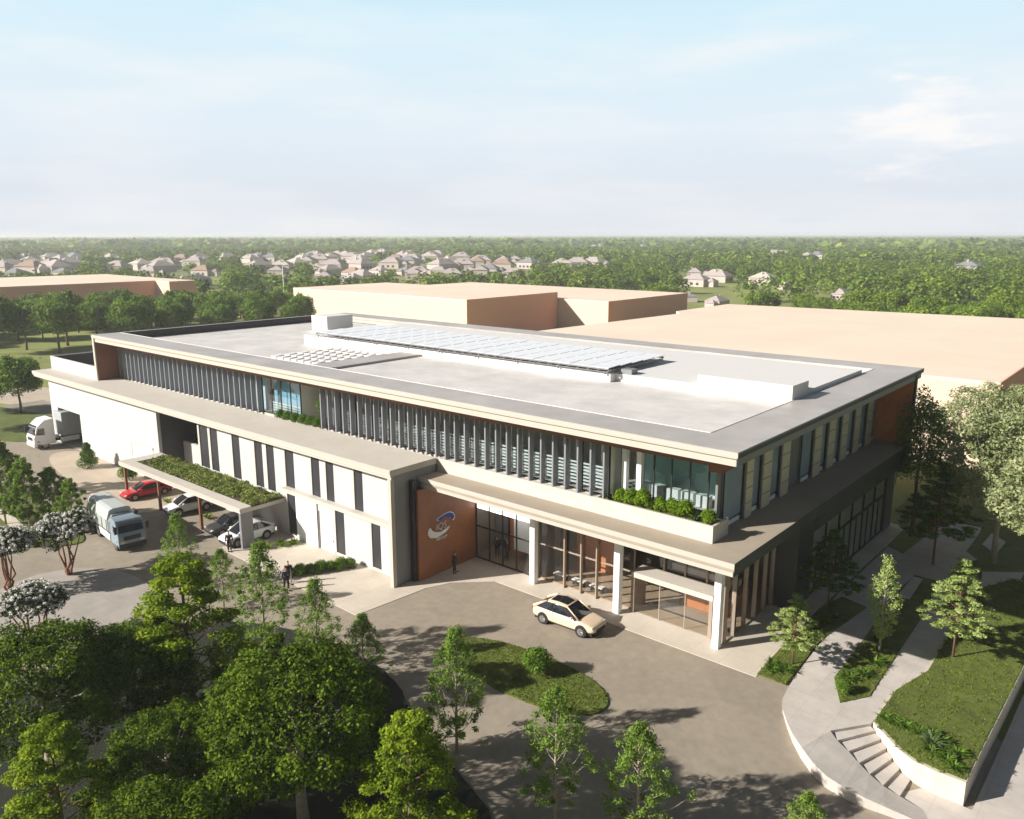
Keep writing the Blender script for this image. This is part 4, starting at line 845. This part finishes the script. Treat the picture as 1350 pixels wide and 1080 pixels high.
def make_house(label, w, l, hw, hr, wing, rm):
    t = thing('suburban_house', label, 'house')
    MB().box(-w, w, -l, l, 0, hw).box(w + .01, w + wing, -l * .45, l * .75, 0, hw * .75).build('wall', wallm, t)
    def hip(m, x0, x1, y0, y1, z, h):
        o = .6; x0 -= o; x1 += o; y0 -= o; y1 += o; s = min(x1 - x0, y1 - y0) / 2
        if x1 - x0 > y1 - y0: r = [(x0 + s, (y0 + y1) / 2), (x1 - s, (y0 + y1) / 2)]
        else: r = [((x0 + x1) / 2, y0 + s), ((x0 + x1) / 2, y1 - s)]
        v = [(x0, y0, z), (x1, y0, z), (x1, y1, z), (x0, y1, z), (*r[0], z + h), (*r[1], z + h)]
        f = [(0, 1, 5, 4), (1, 2, 5), (2, 3, 4, 5), (3, 0, 4)] if x1 - x0 > y1 - y0 else [(0, 1, 4), (1, 2, 5, 4), (2, 3, 5), (3, 0, 4, 5)]
        m.add(v, f + [(3, 2, 1, 0)])
    m = MB(); hip(m, -w, w, -l, l, hw, hr); hip(m, w, w + wing, -l * .45, l * .75, hw * .75, hr * .6); r_ = m.build('roof', rm, t)
    MB().box(-w * .5, -w * .5 + .9, -.4, .5, hw + hr * .3, hw + hr * 1.05).build('chimney', wallm, r_)
    for i, yy in enumerate((-l * .6, 0, l * .6)):
        wn = MB().box(-1.0, 1.0, -.06, .06, 1.2, 3.0).build('window', black, t); wn.location = (-w * .55 + i * w * .5, -l - .05, 0)
    return t
hs = [make_house('beige house with a hipped mauve roof among the far trees', 9, 6.5, 5.2, 4.0, 6, roofm), make_house('beige house with a long hipped mauve roof half hidden by woods', 6.5, 10, 4.8, 4.6, 7, roofm), make_house('beige house with a dark grey hipped roof in the far suburb', 8, 7, 5.5, 3.8, 5, roofb), make_house('beige house with a warm brown hipped roof in the far suburb', 8.5, 6, 5.0, 4.2, 7, mat('house_roof_brown', (.33, .22, .17), .9, .12, .3)), make_house('beige house with a pale sand hipped roof in the far suburb', 7, 8, 5.0, 4.0, 6, mat('house_roof_sand', (.50, .45, .39), .9, .1, .3))]
used = [False] * 5
for i, (hx, hy) in enumerate(houses):
    k = [0, 1, 3, 0, 1, 2, 0, 4][i % 8]
    put(hs[k], not used[k], hx, hy, 0, (.40 if Hd[i] < 420 else .66) + .05 * (i % 3) + (.25 if Hd[i] > 600 else 0), rnd.choice([0, 1.57, .4, 2.2, 3.6, 4.7]), None, 'suburban houses among the far trees'); used[k] = True
t = thing('street_lamp', 'tall pale street lamp standing alone in front of the far houses', 'street lamp', (-262, 148, 0))
MB().tube([(0, 0, 0), (0, 0, 14)], [.22, .14], 8).build('pole', colwhite, t); MB().tube([(0, 0, 13.9), (.9, .5, 14.4), (2.2, 1.2, 14.5)], [.1, .09, .08], 6).build('arm', colwhite, t)
MB().box(1.9, 3.0, 1.0, 1.5, 14.4, 14.6).build('lamp_head', grey, t)
# ------------------------------------------------------------------ vehicles
tyre = mat('tyre_rubber', (.018, .018, .018), .85, .1); rim = mat('wheel_rim', (.32, .31, .30), .35, .1, metal=.6)
carglass = mat('car_glass', (.012, .016, .024), .06, .05, spec=.7); lampm = mat('lamp_lens', (.62, .62, .60), .2, .05); redl = mat('tail_lamp', (.35, .02, .015), .3, .05)
def paint(n, c): return mat('paint_' + n, c, .28, .02, .5, spec=.6)
def wheel(par, x, y, r, side, w=.22):
    o = MB().cyl((0, 0, 0), 'y', r, w, 24).build('tyre', tyre, None, smooth=False, bevel=.03)
    wt_ = bpy.data.objects.new('wheel', o.data); bpy.data.objects.remove(o)
    wt_.name = 'wheel'; COL.objects.link(wt_); wt_.parent = par; wt_.location = (x, y, r); ORG[wt_.name] = ORG[par.name]
    m = MB().cyl((0, side * (w / 2 + .006), 0), 'y', r * .64, .02, 20)
    for k in range(5):
        a = k * 2 * math.pi / 5; m.tube([(0, side * (w / 2 + .02), 0), (r * .58 * math.cos(a), side * (w / 2 + .02), r * .58 * math.sin(a))], .03, 4)
    rb = m.build('rim', rim, wt_); return wt_
def car(name, label, cat, col, loc, rot, L=4.8, Wd=1.92, H=1.62, kind='suv', pano=False):
    t = thing(name, label, cat, loc, rot); p = paint(*col); hw = Wd / 2; r = .37 if kind == 'suv' else .33
    sh = H * (.63 if kind == 'suv' else .62); zb = .26; h2 = L / 2
    hood = sh * .97
    st = [(-h2, .78, zb + .18, sh * .78), (-h2 + .10, .90, zb + .06, sh * .95), (-h2 + .5, .98, zb, sh), (-h2 + 1.2, 1.0, zb - .02, sh * 1.01), (0, 1.0, zb - .02, sh * 1.0), (h2 - 1.5, 1.0, zb - .02, sh * .985), (h2 - .95, .985, zb, hood * .96), (h2 - .4, .93, zb + .02, hood * .87), (h2 - .1, .82, zb + .08, hood * .76), (h2, .70, zb + .16, hood * .62)]
    if kind == 'sedan': st[1] = (-h2 + .10, .90, zb + .06, sh * .90); st[2] = (-h2 + .5, .97, zb, sh * .98)
    vs = []; fs = []; n = 10
    for x, w, z0, z1 in st:
        y = hw * w; half = [(y * .86, z0), (y * .98, z0 + .14), (y, z0 + (z1 - z0) * .55), (y * .955, z1 - .04), (y * .80, z1 + .015)]
        vs += [(x, a, b) for a, b in half] + [(x, -a, b) for a, b in half[::-1]]
    for i in range(len(st) - 1):
        for k in range(n): fs.append((i * n + k, i * n + (k + 1) % n, (i + 1) * n + (k + 1) % n, (i + 1) * n + k))
    fs += [tuple(range(n - 1, -1, -1)), tuple((len(st) - 1) * n + k for k in range(n))]
    m = MB(); m.add(vs, fs)
    body = m.build('body', p, t, smooth=True); ss = body.modifiers.new('sub', 'SUBSURF'); ss.levels = 2; ss.render_levels = 2
    m = MB()
    xr0, xr1, xw1, xw0 = (-h2 + .16, -h2 + 1.15, .30, 1.28) if kind == 'suv' else (-h2 + .62, -h2 + 1.45, .25, 1.15)
    zt = H; zs = sh - .02; wb, wt2 = hw * .93, hw * .73
    mid = (xr1 + xw1) / 2
    mir = lambda v: (v[0], -v[1], v[2])
    c = [(xr0, wb * .90, zs), (mid, wb, zs), (xw0, wb * .90, zs), (xw1, wt2 * .95, zt - .06), (mid, wt2, zt - .01), (xr1, wt2 * .92, zt - .09)]
    g = MB(); g.add(c + [mir(v) for v in c], [(0, 5, 4, 1), (1, 4, 3, 2), (7, 10, 11, 6), (8, 9, 10, 7), (5, 11, 10, 4), (4, 10, 9, 3), (2, 3, 9, 8), (6, 11, 5, 0)])
    go_ = g.build('greenhouse_glass', carglass, t, smooth=True); gb = go_.modifiers.new('bevel', 'BEVEL'); gb.width = .09; gb.segments = 3; gb.limit_method = 'ANGLE'; gb.angle_limit = R(25)
    rr = []
    for x, y, z in (c[3], c[4], c[5]): rr += [(x, y + .03, z - .03), (x, y * .8, z + .035), (x, -y * .8, z + .035), (x, -y - .03, z - .03)]
    rm_ = MB(); rm_.add(rr + [(x, y, z - .03) for x, y, z in rr], [(a * 4 + k, a * 4 + k + 1, a * 4 + k + 5, a * 4 + k + 4) for a in (0, 1) for k in range(3)] + [(12 + a * 4 + k + 4, 12 + a * 4 + k + 5, 12 + a * 4 + k + 1, 12 + a * 4 + k) for a in (0, 1) for k in range(3)] + [(0, 12, 13, 1), (1, 13, 14, 2), (2, 14, 15, 3), (8, 9, 21, 20), (9, 10, 22, 21), (10, 11, 23, 22), (0, 4, 16, 12), (4, 8, 20, 16), (3, 15, 19, 7), (7, 19, 23, 11)])
    rm_.build('roof_panel', p, t, smooth=True, bevel=.03)
    for f in (lambda v: v, mir):
        A, B2, C2 = c[2], c[3], c[1]
        MB().tube([f(c[2]), f(c[3])], [.055, .045], 6).build('pillar', p, t, smooth=True)
        MB().tube([f((mid - .1, wb * 1.0, zs)), f((mid - .12, wt2 + .02, zt - .04))], [.04, .035], 6).build('pillar', black, t, smooth=True)
        MB().tube([f(c[0]), f(c[5])], [.12, .075], 6).build('pillar', p, t, smooth=True)
        MB().tube([f((xr0 + .1, wb * .93, zs)), f((mid, wb * 1.01, zs)), f((xw0 - .05, wb * .92, zs))], .03, 5).build('window_sill_trim', p, t, smooth=True)
    if pano:
        MB().add([(xr1 + .12, wt2 * .55, zt - .036), (xw1 - .10, wt2 * .57, zt - .008), (xw1 - .10, -wt2 * .68, zt - .008), (xr1 + .12, -wt2 * .66, zt - .038), (mid, wt2 * .70, zt + .034), (mid, -wt2 * .70, zt + .034)], [(0, 4, 5, 3), (4, 1, 2, 5)]).build('sunroof', carglass, t)
    wx = (h2 - .93, -h2 + 1.0)
    for x in wx:
        for s in (1, -1):
            MB().cyl((x, s * (hw - .10), r + .03), 'y', r * 1.14, .22, 24).build('wheel_arch', black, t)
            wheel(t, x, s * (hw - .085), r, s)
    for s in (1, -1):
        MB().box(h2 - .42, h2 - .13, s * hw * .66 - .17, s * hw * .66 + .17, hood * .66, hood * .78).build('headlight', lampm, t, bevel=.03)
        MB().box(-h2 - .015, -h2 + .12, s * hw * .66 - .16, s * hw * .66 + .16, sh * .72, sh * .86).build('tail_light', redl, t, bevel=.02)
        MB().box(.78, .95, s * (hw + .10) - .09, s * (hw + .10) + .09, sh + .02, sh + .16).build('mirror', p, t, bevel=.03)
    MB().box(h2 - .06, h2 + .015, -.52, .52, zb + .14, hood * .60).build('grille', black, t, bevel=.02)
    MB().box(-h2 + .2, h2 - .2, -hw * .80, hw * .80, .18, zb + .1).build('underbody', black, t)
    return t
car('suv_car', 'beige coupe-like SUV with dark panoramic roof on the entrance drive', 'car', ('beige', (.74, .58, .42)), (-11.85, 1.62, 0), R(2.2), 4.95, 1.98, 1.68, 'suv', True)
car('sedan_car', 'red sedan parked at the left end of the carport', 'car', ('red', (.52, .015, .02)), (-60.1, -3.9, .035), R(-94), 4.8, 1.85, 1.44, 'sedan')
car('suv_car', 'white SUV parked under the carport behind the second brown post', 'car', ('white', (.80, .80, .80)), (-52.6, -3.4, .0), R(-97), 4.5, 1.9, 1.62)
car('sedan_car', 'dark grey car parked under the carport between the two white SUVs', 'car', ('darkgrey', (.05, .052, .055)), (-45.0, -3.5, 0), R(-95), 4.5, 1.85, 1.46, 'sedan')
car('suv_car', 'white SUV parked against the carport end wall, nearest the forecourt', 'car', ('white', (.80, .80, .80)), (-41.7, -4.0, .03), R(-92), 4.6, 1.9, 1.66)
def cab(t, p, L=2.3, W_=2.45, H_=3.3, z=.55, fair=True):
    prof = [(0, z), (0, 1.5), (-.12, 1.75), (-.42, H_ - .45), (-.75, H_ - .1), (-1.3, H_ + (.35 if fair else 0)), (-L, H_ + (.45 if fair else 0)), (-L, z)]
    MB().extr(prof, 'y', -W_ / 2, W_ / 2).build('cab', p, t, bevel=.08)
    n = Vector((1.25, 0, .3)).normalized()
    q = [(-.10, -1.08, 1.85), (-.10, 1.08, 1.85), (-.37, 1.02, H_ - .52), (-.37, -1.02, H_ - .52)]
    MB().add([(x + .03, y, zz + .01) for x, y, zz in q] + [(x - .06, y, zz) for x, y, zz in q], [(0, 1, 2, 3), (0, 4, 5, 1), (1, 5, 6, 2), (2, 6, 7, 3), (3, 7, 4, 0)]).build('windshield', carglass, t)
    for s in (1, -1):
        MB().extr([(-.30, 1.85), (-.52, H_ - .6), (-1.25, H_ - .6), (-1.25, 1.75)], 'y', s * W_ / 2 - .01, s * W_ / 2 + .012).build('side_window', carglass, t)
        MB().box(-.02, .05, s * .85 - .2, s * .85 + .2, .85, 1.08).build('headlight', lampm, t, bevel=.02)
        MB().box(-.1, .05, s * (W_ / 2 + .16) - .12, s * (W_ / 2 + .16) + .12, 1.9, 2.6).build('mirror', black, t, bevel=.03)
        for k in range(2): MB().box(-.62, -.3, s * W_ / 2 - .005, s * W_ / 2 + .05, .62 + .35 * k, .70 + .35 * k).build('cab_step', black, t)
    MB().box(-.3, .06, -W_ / 2 + .03, W_ / 2 - .03, .38, .80).build('bumper', black if not fair else p, t, bevel=.04)
    MB().box(0, .03, -.75, .75, 1.12, 1.52).build('grille', black, t)
    MB().box(-.55, -.2, -.98, .98, H_ - .36, H_ - .28).build('sun_visor', black, t)
def axle(t, x, r=.5, hw=1.18, pair=False):
    for s in (1, -1): wheel(t, x, s * (hw - .16), r, s, .34)
T1 = thing('container_truck', 'white container truck leaving the loading bay at the far left', 'truck', (-88.5, -4.6, 0), R(-90))
cab(T1, paint('truckwhite', (.80, .80, .80)), 2.4, 2.5, 3.2); MB().box(-11.5, -1.0, -.5, .5, .62, .95).build('chassis', black, T1)
m = MB().box(-11.3, -3.3, -1.22, 1.22, 1.35, 4.15)
for i in range(22): m.box(-11.2 + i * .36, -11.02 + i * .36, -1.26, -1.221, 1.5, 4.0).box(-11.2 + i * .36, -11.02 + i * .36, 1.221, 1.26, 1.5, 4.0)
m.box(-11.3, -3.3, -1.27, 1.27, 1.25, 1.349).build('container', mat('container_grey', (.36, .39, .40), .6, .1), T1)
for s in (1, -1): MB().box(-5.2, -3.0, s * 1.12 - .06, s * 1.12 + .06, .5, 1.1).build('side_skirt', paint('truckwhite', (.8, .8, .8)), T1, bevel=.03)
for x in (-1.2, -6.4, -9.6): axle(T1, x)
T2 = thing('refuse_truck', 'pale blue-grey covered truck turning on the road beside the white blossom trees', 'truck', (-46.9, -11.3, 0), R(-6))
cab(T2, paint('cab_shade', (.24, .31, .37)), 2.1, 2.45, 3.0, .55, False); MB().box(-9.0, -.8, -.5, .5, .62, .95).build('chassis', black, T2)  # cab paint darkened to carry the shade on its front
bx = paint('bodygrey', (.46, .50, .49))
MB().extr([(-1.15, 1.3), (-1.22, 2.5), (-.95, 3.35), (-.6, 3.5), (.6, 3.5), (.95, 3.35), (1.22, 2.5), (1.15, 1.3)], 'x', -8.8, -2.9).build('cargo_body', bx, T2, bevel=.05)
MB().extr([(-1.1, 1.3), (-1.15, 2.4), (-.8, 3.0), (.8, 3.0), (1.15, 2.4), (1.1, 1.3)], 'x', -2.88, -2.45).build('front_bulkhead', grey, T2)
for i in range(5): MB().box(-8.6 + i * 1.35, -8.5 + i * 1.35, -1.26, -1.2, 1.3, 2.5).build('body_rib', bx, T2)
MB().cyl((-1.5, .9, 3.25), 'x', .22, .7, 14).build('air_intake', black, T2)
for s in (1, -1): MB().box(-5.8, -2.6, s * 1.12 - .05, s * 1.12 + .05, .5, 1.15).build('side_skirt', paint('truckwhite', (.8, .8, .8)), T2, bevel=.03)
for x in (-1.05, -5.9, -7.4): axle(T2, x)
T2.scale = (.9, .9, .88)
# ------------------------------------------------------------------ people: skin-modifier figures
skin = mat('skin', (.42, .25, .17), .6, .05); hairm = mat('hair_dark', (.015, .012, .010), .7, .1)
def skinned(name, V, E, Rr, m, par, root=0, sub=1):
    me = bpy.data.meshes.new(name); me.from_pydata(V, E, []); me.materials.append(m); o = link(name, me, par)
    sk_ = o.modifiers.new('skin', 'SKIN'); sk_.use_smooth_shade = True
    for i, d in enumerate(me.skin_vertices[0].data): d.radius = (Rr[i], Rr[i]); d.use_root = (i == root)
    s = o.modifiers.new('sub', 'SUBSURF'); s.levels = sub; s.render_levels = sub
    dg = bpy.context.evaluated_depsgraph_get(); ev = o.evaluated_get(dg); m2 = bpy.data.meshes.new_from_object(ev); m2.name = name
    o.modifiers.clear(); o.data = m2; return o
def person(label, loc, rot, top, trousers, stride=.0, lift=.0, sc=1.0):
    t = thing('person', label, 'person', loc, rot)
    V = [(0, 0, .93), (0, 0, 1.15), (0, 0, 1.40), (.01, 0, 1.50), (.02, 0, 1.60), (.02, 0, 1.70)]; E = [(0, 1), (1, 2), (2, 3), (3, 4), (4, 5)]; Q = [.09, .085, .085, .05, .085, .075]
    V += [(.115, 0, 1.63), (.125, 0, 1.60)]; E += [(4, 6), (6, 7)]; Q += [.022, .016]      # nose and chin line
    for s in (1, -1):
        b = len(V); f = stride * s
        V += [(0, s * .10, .88), (f * .5, s * .11, .48), (f - .02, s * .11, .08), (f + .16, s * .12, .03)]; E += [(0, b), (b, b + 1), (b + 1, b + 2), (b + 2, b + 3)]; Q += [.06, .05, .04, .042]
        b = len(V); g = -stride * s * .6 + lift
        V += [(0, s * .20, 1.40), (g * .2, s * .26, 1.12), (g * .8 + .06, s * .27, .88), (g + .09, s * .27, .80)]; E += [(2, b), (b, b + 1), (b + 1, b + 2), (b + 2, b + 3)]; Q += [.03, .03, .03, .03]
        h = b + 3
        for k in range(5):
            c = len(V); dy = (k - 2) * .014; L = (.05, .075, .085, .078, .06)[k]; x = V[h][0] + (.03 if k == 0 else .0) + dy * .8
            V += [(x + .01, V[h][1] + dy, V[h][2] - L * .6), (x + .025, V[h][1] + dy, V[h][2] - L)]; E += [(h, c), (c, c + 1)]; Q += [.009, .008]
    skinned('body', V, E, Q, skin, t)
    TV = [(0, 0, .95)]; TE = []; TQ = [.145]
    for s in (1, -1):
        b = len(TV); f = stride * s; TV += [(0, s * .10, .88), (f * .5, s * .11, .48), (f - .02, s * .11, .09)]; TE += [(0, b), (b, b + 1), (b + 1, b + 2)]; TQ += [.115, .085, .065]
    skinned('trousers', TV, TE, TQ, trousers, t)
    JV = [(0, 0, .92), (0, 0, 1.15), (0, 0, 1.42)]; JE = [(0, 1), (1, 2)]; JQ = [.155, .145, .15]
    for s in (1, -1):
        b = len(JV); g = -stride * s * .6 + lift; JV += [(0, s * .20, 1.40), (g * .2, s * .26, 1.12), (g * .75 + .05, s * .27, .90)]; JE += [(2, b), (b, b + 1), (b + 1, b + 2)]; JQ += [.078, .062, .048]
    skinned('jacket', JV, JE, JQ, top, t)
    skinned('hair', [(-.02, 0, 1.64), (-.01, 0, 1.73), (.05, 0, 1.755)], [(0, 1), (1, 2)], [.085, .075, .04], hairm, t)
    for s in (1, -1): MB().box(.085, .10, s * .033 - .010, s * .033 + .010, 1.645, 1.66).build('eye', black, t)
    for s in (1, -1): MB().box(stride * s - .05, stride * s + .24, s * .115 - .05, s * .115 + .05, 0, .07).build('shoe', black, t, bevel=.02)
    t.scale = (sc, sc, sc); return t
dk1 = mat('cloth_black', (.018, .018, .02), .9, .1); dk2 = mat('cloth_charcoal', (.05, .05, .055), .9, .1); lt = mat('cloth_light', (.45, .43, .40), .9, .05); nv = mat('cloth_navy', (.02, .03, .07), .9, .1)
person('person in dark clothes walking beside the orange entrance wall', (-23.5, 2.6, .03), 1.2, dk2, dk1, .16)
person('person in black standing inside the lobby glass, left of the group of three', (-23.2, 7.2, .05), -.9, dk1, dk1)
person('person in black standing inside the lobby glass, middle of the group of three', (-22.5, 7.5, .05), -1.8, dk1, dk2, .05)
person('person in black standing inside the lobby glass, right of the group of three', (-22.0, 7.1, .05), -2.6, dk1, dk1, .0, .15)
person('person in black standing in front of the carport end wall next to the white SUV', (-40.6, -6.3, .03), -.6, dk1, dk1, .06)
person('person in black with light trousers walking past the forecourt hedge, nearer the building', (-31.6, -6.75, 0.03), -.4, dk1, lt, .18)
person('person in navy walking past the forecourt hedge, nearer the road', (-30.8, -7.5, 0.03), -.3, nv, dk1, .18)
# ------------------------------------------------------------------ haze
hz = bpy.data.materials.new('haze'); hz.use_nodes = True; t = hz.node_tree; t.nodes.clear()
o = t.nodes.new('ShaderNodeOutputMaterial'); v = t.nodes.new('ShaderNodeVolumePrincipled')
v.inputs['Color'].default_value = (.97, .98, 1.0, 1); v.inputs['Density'].default_value = 0.0003; v.inputs['Anisotropy'].default_value = 0.25
t.links.new(v.outputs[0], o.inputs['Volume'])
h = MB().box(-21000, 21000, -21000, 21000, -3.2, 27.0).build('haze', hz); tag(h, kind='stuff')
